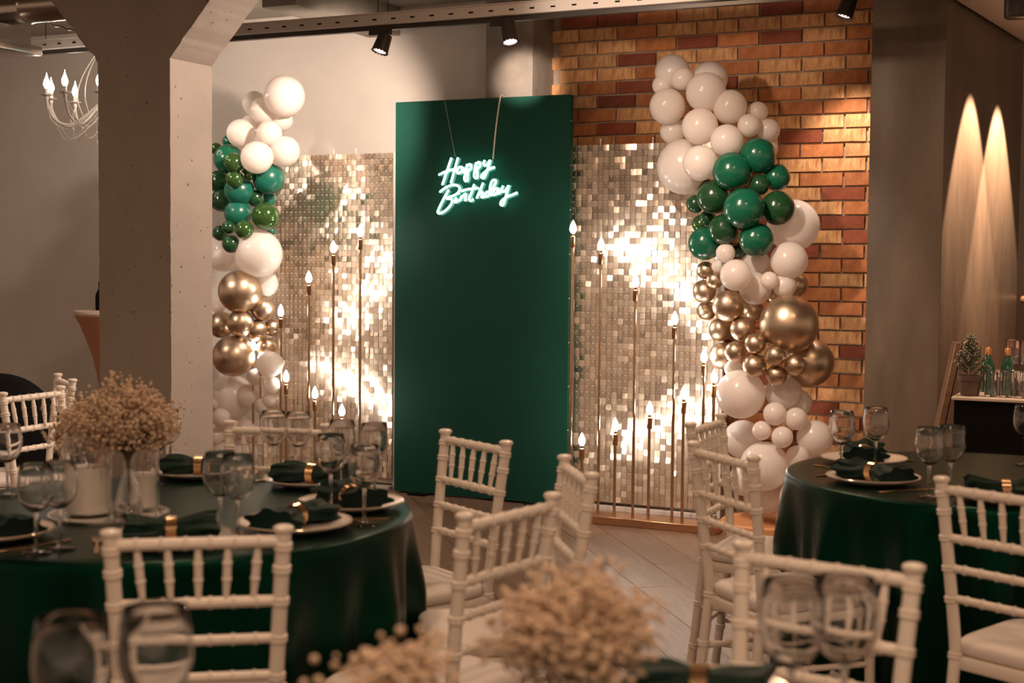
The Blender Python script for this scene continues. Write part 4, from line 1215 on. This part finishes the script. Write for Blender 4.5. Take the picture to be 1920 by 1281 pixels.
# potted fir
pp = on_bar(1825, 744)
pot = thing('potted_fir', 'small frosted artificial fir in a brown pot on the bar', 'plant', (pp.x, pp.y + 0.05, 0.875))
obj('pot', MB().lathe([(0, 0), (0.036, 0), (0.040, 0.004), (0.050, 0.068), (0.054, 0.069), (0.055, 0.092), (0.050, 0.092), (0.046, 0.075), (0, 0.072)], 28).mesh('pot', M['pot']), pot)
obj('trunk', MB().rod((0, 0, 0.07), (0, 0, 0.23), [(0.004, 0), (0.002, 1)], 6).mesh('trunk', M['stem']), pot)
frnd = random.Random(3)
for k in range(26):
    h = 0.09 + 0.12 * (k / 25)
    a = k * 2.4
    ln = 0.085 * (1 - 0.35 * k / 25)
    up = 0.55 + 0.9 * (k / 25)
    d = Vector((math.cos(a) * math.cos(up), math.sin(a) * math.cos(up), math.sin(up)))
    mb = MB()
    for j in range(56):
        f = 0.15 + 0.85 * j / 56
        q0 = d * ln * f
        nd = (d * 0.8 + Vector((frnd.gauss(0, 1), frnd.gauss(0, 1), frnd.gauss(0, 1))).normalized() * 0.9).normalized() * 0.017
        mb.rod(q0, q0 + nd, [(0.0016, 0), (0.0009, 1)], 3)
    br = obj('branch', mb.mesh('branch', M['fir'], False), pot, loc=(0, 0, h))
    mb = MB()
    for j in range(9):
        f = 0.8 + 0.3 * frnd.random()
        mb.ico(d * ln * f + Vector((frnd.gauss(0, 0.006), frnd.gauss(0, 0.006), frnd.gauss(0, 0.006))), 0.0016 + 0.0014 * frnd.random())
    obj('frosted_tip', mb.mesh('frosted_tip', M['frost']), br)
# tumblers
tum = MB().lathe([(0, 0.010), (0.026, 0.0105), (0.0275, 0.013), (0.0305, 0.112), (0.0300, 0.113), (0.0290, 0.112), (0.0262, 0.014), (0, 0.0125)], 24, cap=False).mesh('tumbler_wall', M['clear_glass'])
tum_b = MB().lathe([(0, 0.0), (0.026, 0.0), (0.027, 0.010), (0, 0.009)], 24).mesh('tumbler_base', M['clear_glass'])
for r_, (v_, z_, lab, grp) in enumerate(((0.09, 0.875, 'clear tumbler in the front row on the bar', 'front row tumblers'), (0.17, 0.875, 'clear tumbler in the second row on the bar', 'second row tumblers'), (0.53, 0.995, 'clear tumbler on the raised back step of the bar', 'back step tumblers'))):
    for k in range(7):
        q = room(cu + 0.145 + k * 0.066 + r_ * 0.02, cv + v_)
        t = thing('tumbler', lab, 'tumbler', (q.x, q.y, z_), 0, grp)
        obj('tumbler_wall', tum, t); obj('tumbler_base', tum_b, t)
for k, (px, py, lab) in enumerate(((1848, 700, 'green bottle with copper cap right behind the fir'), (1868, 700, 'green bottle with copper cap between fir and glass carafe'))):
    q = room(cu + 0.10 + 0.085 * k, cv + 0.34)
    t = thing('sparkling_bottle', lab, 'bottle', (q.x, q.y, 0.875), 0, 'green bottles on the bar')
    obj('bottle_body', MB().lathe([(0, 0), (0.031, 0), (0.032, 0.10), (0.028, 0.125), (0.014, 0.160), (0.012, 0.175)], 20).mesh('bottle_body', M['bottle']), t)
    obj('bottle_cap', MB().lathe([(0.0125, 0.170), (0.0145, 0.172), (0.0145, 0.200), (0.011, 0.204), (0, 0.204)], 16).mesh('bottle_cap', M['copper_cap']), t)
q = room(cu + 0.43, cv + 0.56)
tag(obj('glass_carafe', MB().lathe([(0, 0.002), (0.035, 0.002), (0.038, 0.01), (0.034, 0.06), (0.030, 0.10), (0.038, 0.135), (0.0365, 0.136)], 28, cap=False).mesh('glass_carafe', M['glass_thick']), loc=(q.x, q.y, 0.995)), 'clear glass carafe standing on the raised back step', 'carafe')
# rounded console shelf beyond
shp = on_v(1912, 553, 1.6)
su, sv = uv_of(shp)
sh_ = thing('wall_shelf', 'brown rounded shelf edge at the far wall', 'shelf', (shp.x, shp.y, shp.z), RZ)
obj('shelf_board', MB().box((0.45, 0.2, -0.03), (0.9, 0.4, 0.05)).bevel(0.02, 3).mesh('shelf_board', M['wood']), sh_)
obj('shelf_panel', MB().box((0.45, 0.25, -0.55), (0.86, 0.05, 1.0)).mesh('shelf_panel', M['peach'], False), sh_)
# ceiling cylinder lamp at the corner
cp = on_v(1908, 10, -0.6)
t = thing('ceiling_cylinder_lamp', 'dark cylinder ceiling lamp at the top picture corner', 'ceiling lamp', (cp.x, cp.y, cp.z - 0.06), 0)
obj('lamp_tube', MB().lathe([(0.0, 0.004), (0.05, 0.004), (0.056, 0.0), (0.06, 0.01), (0.06, 0.30), (0.0, 0.30)], 28).mesh('lamp_tube', M['lampblack']), t)
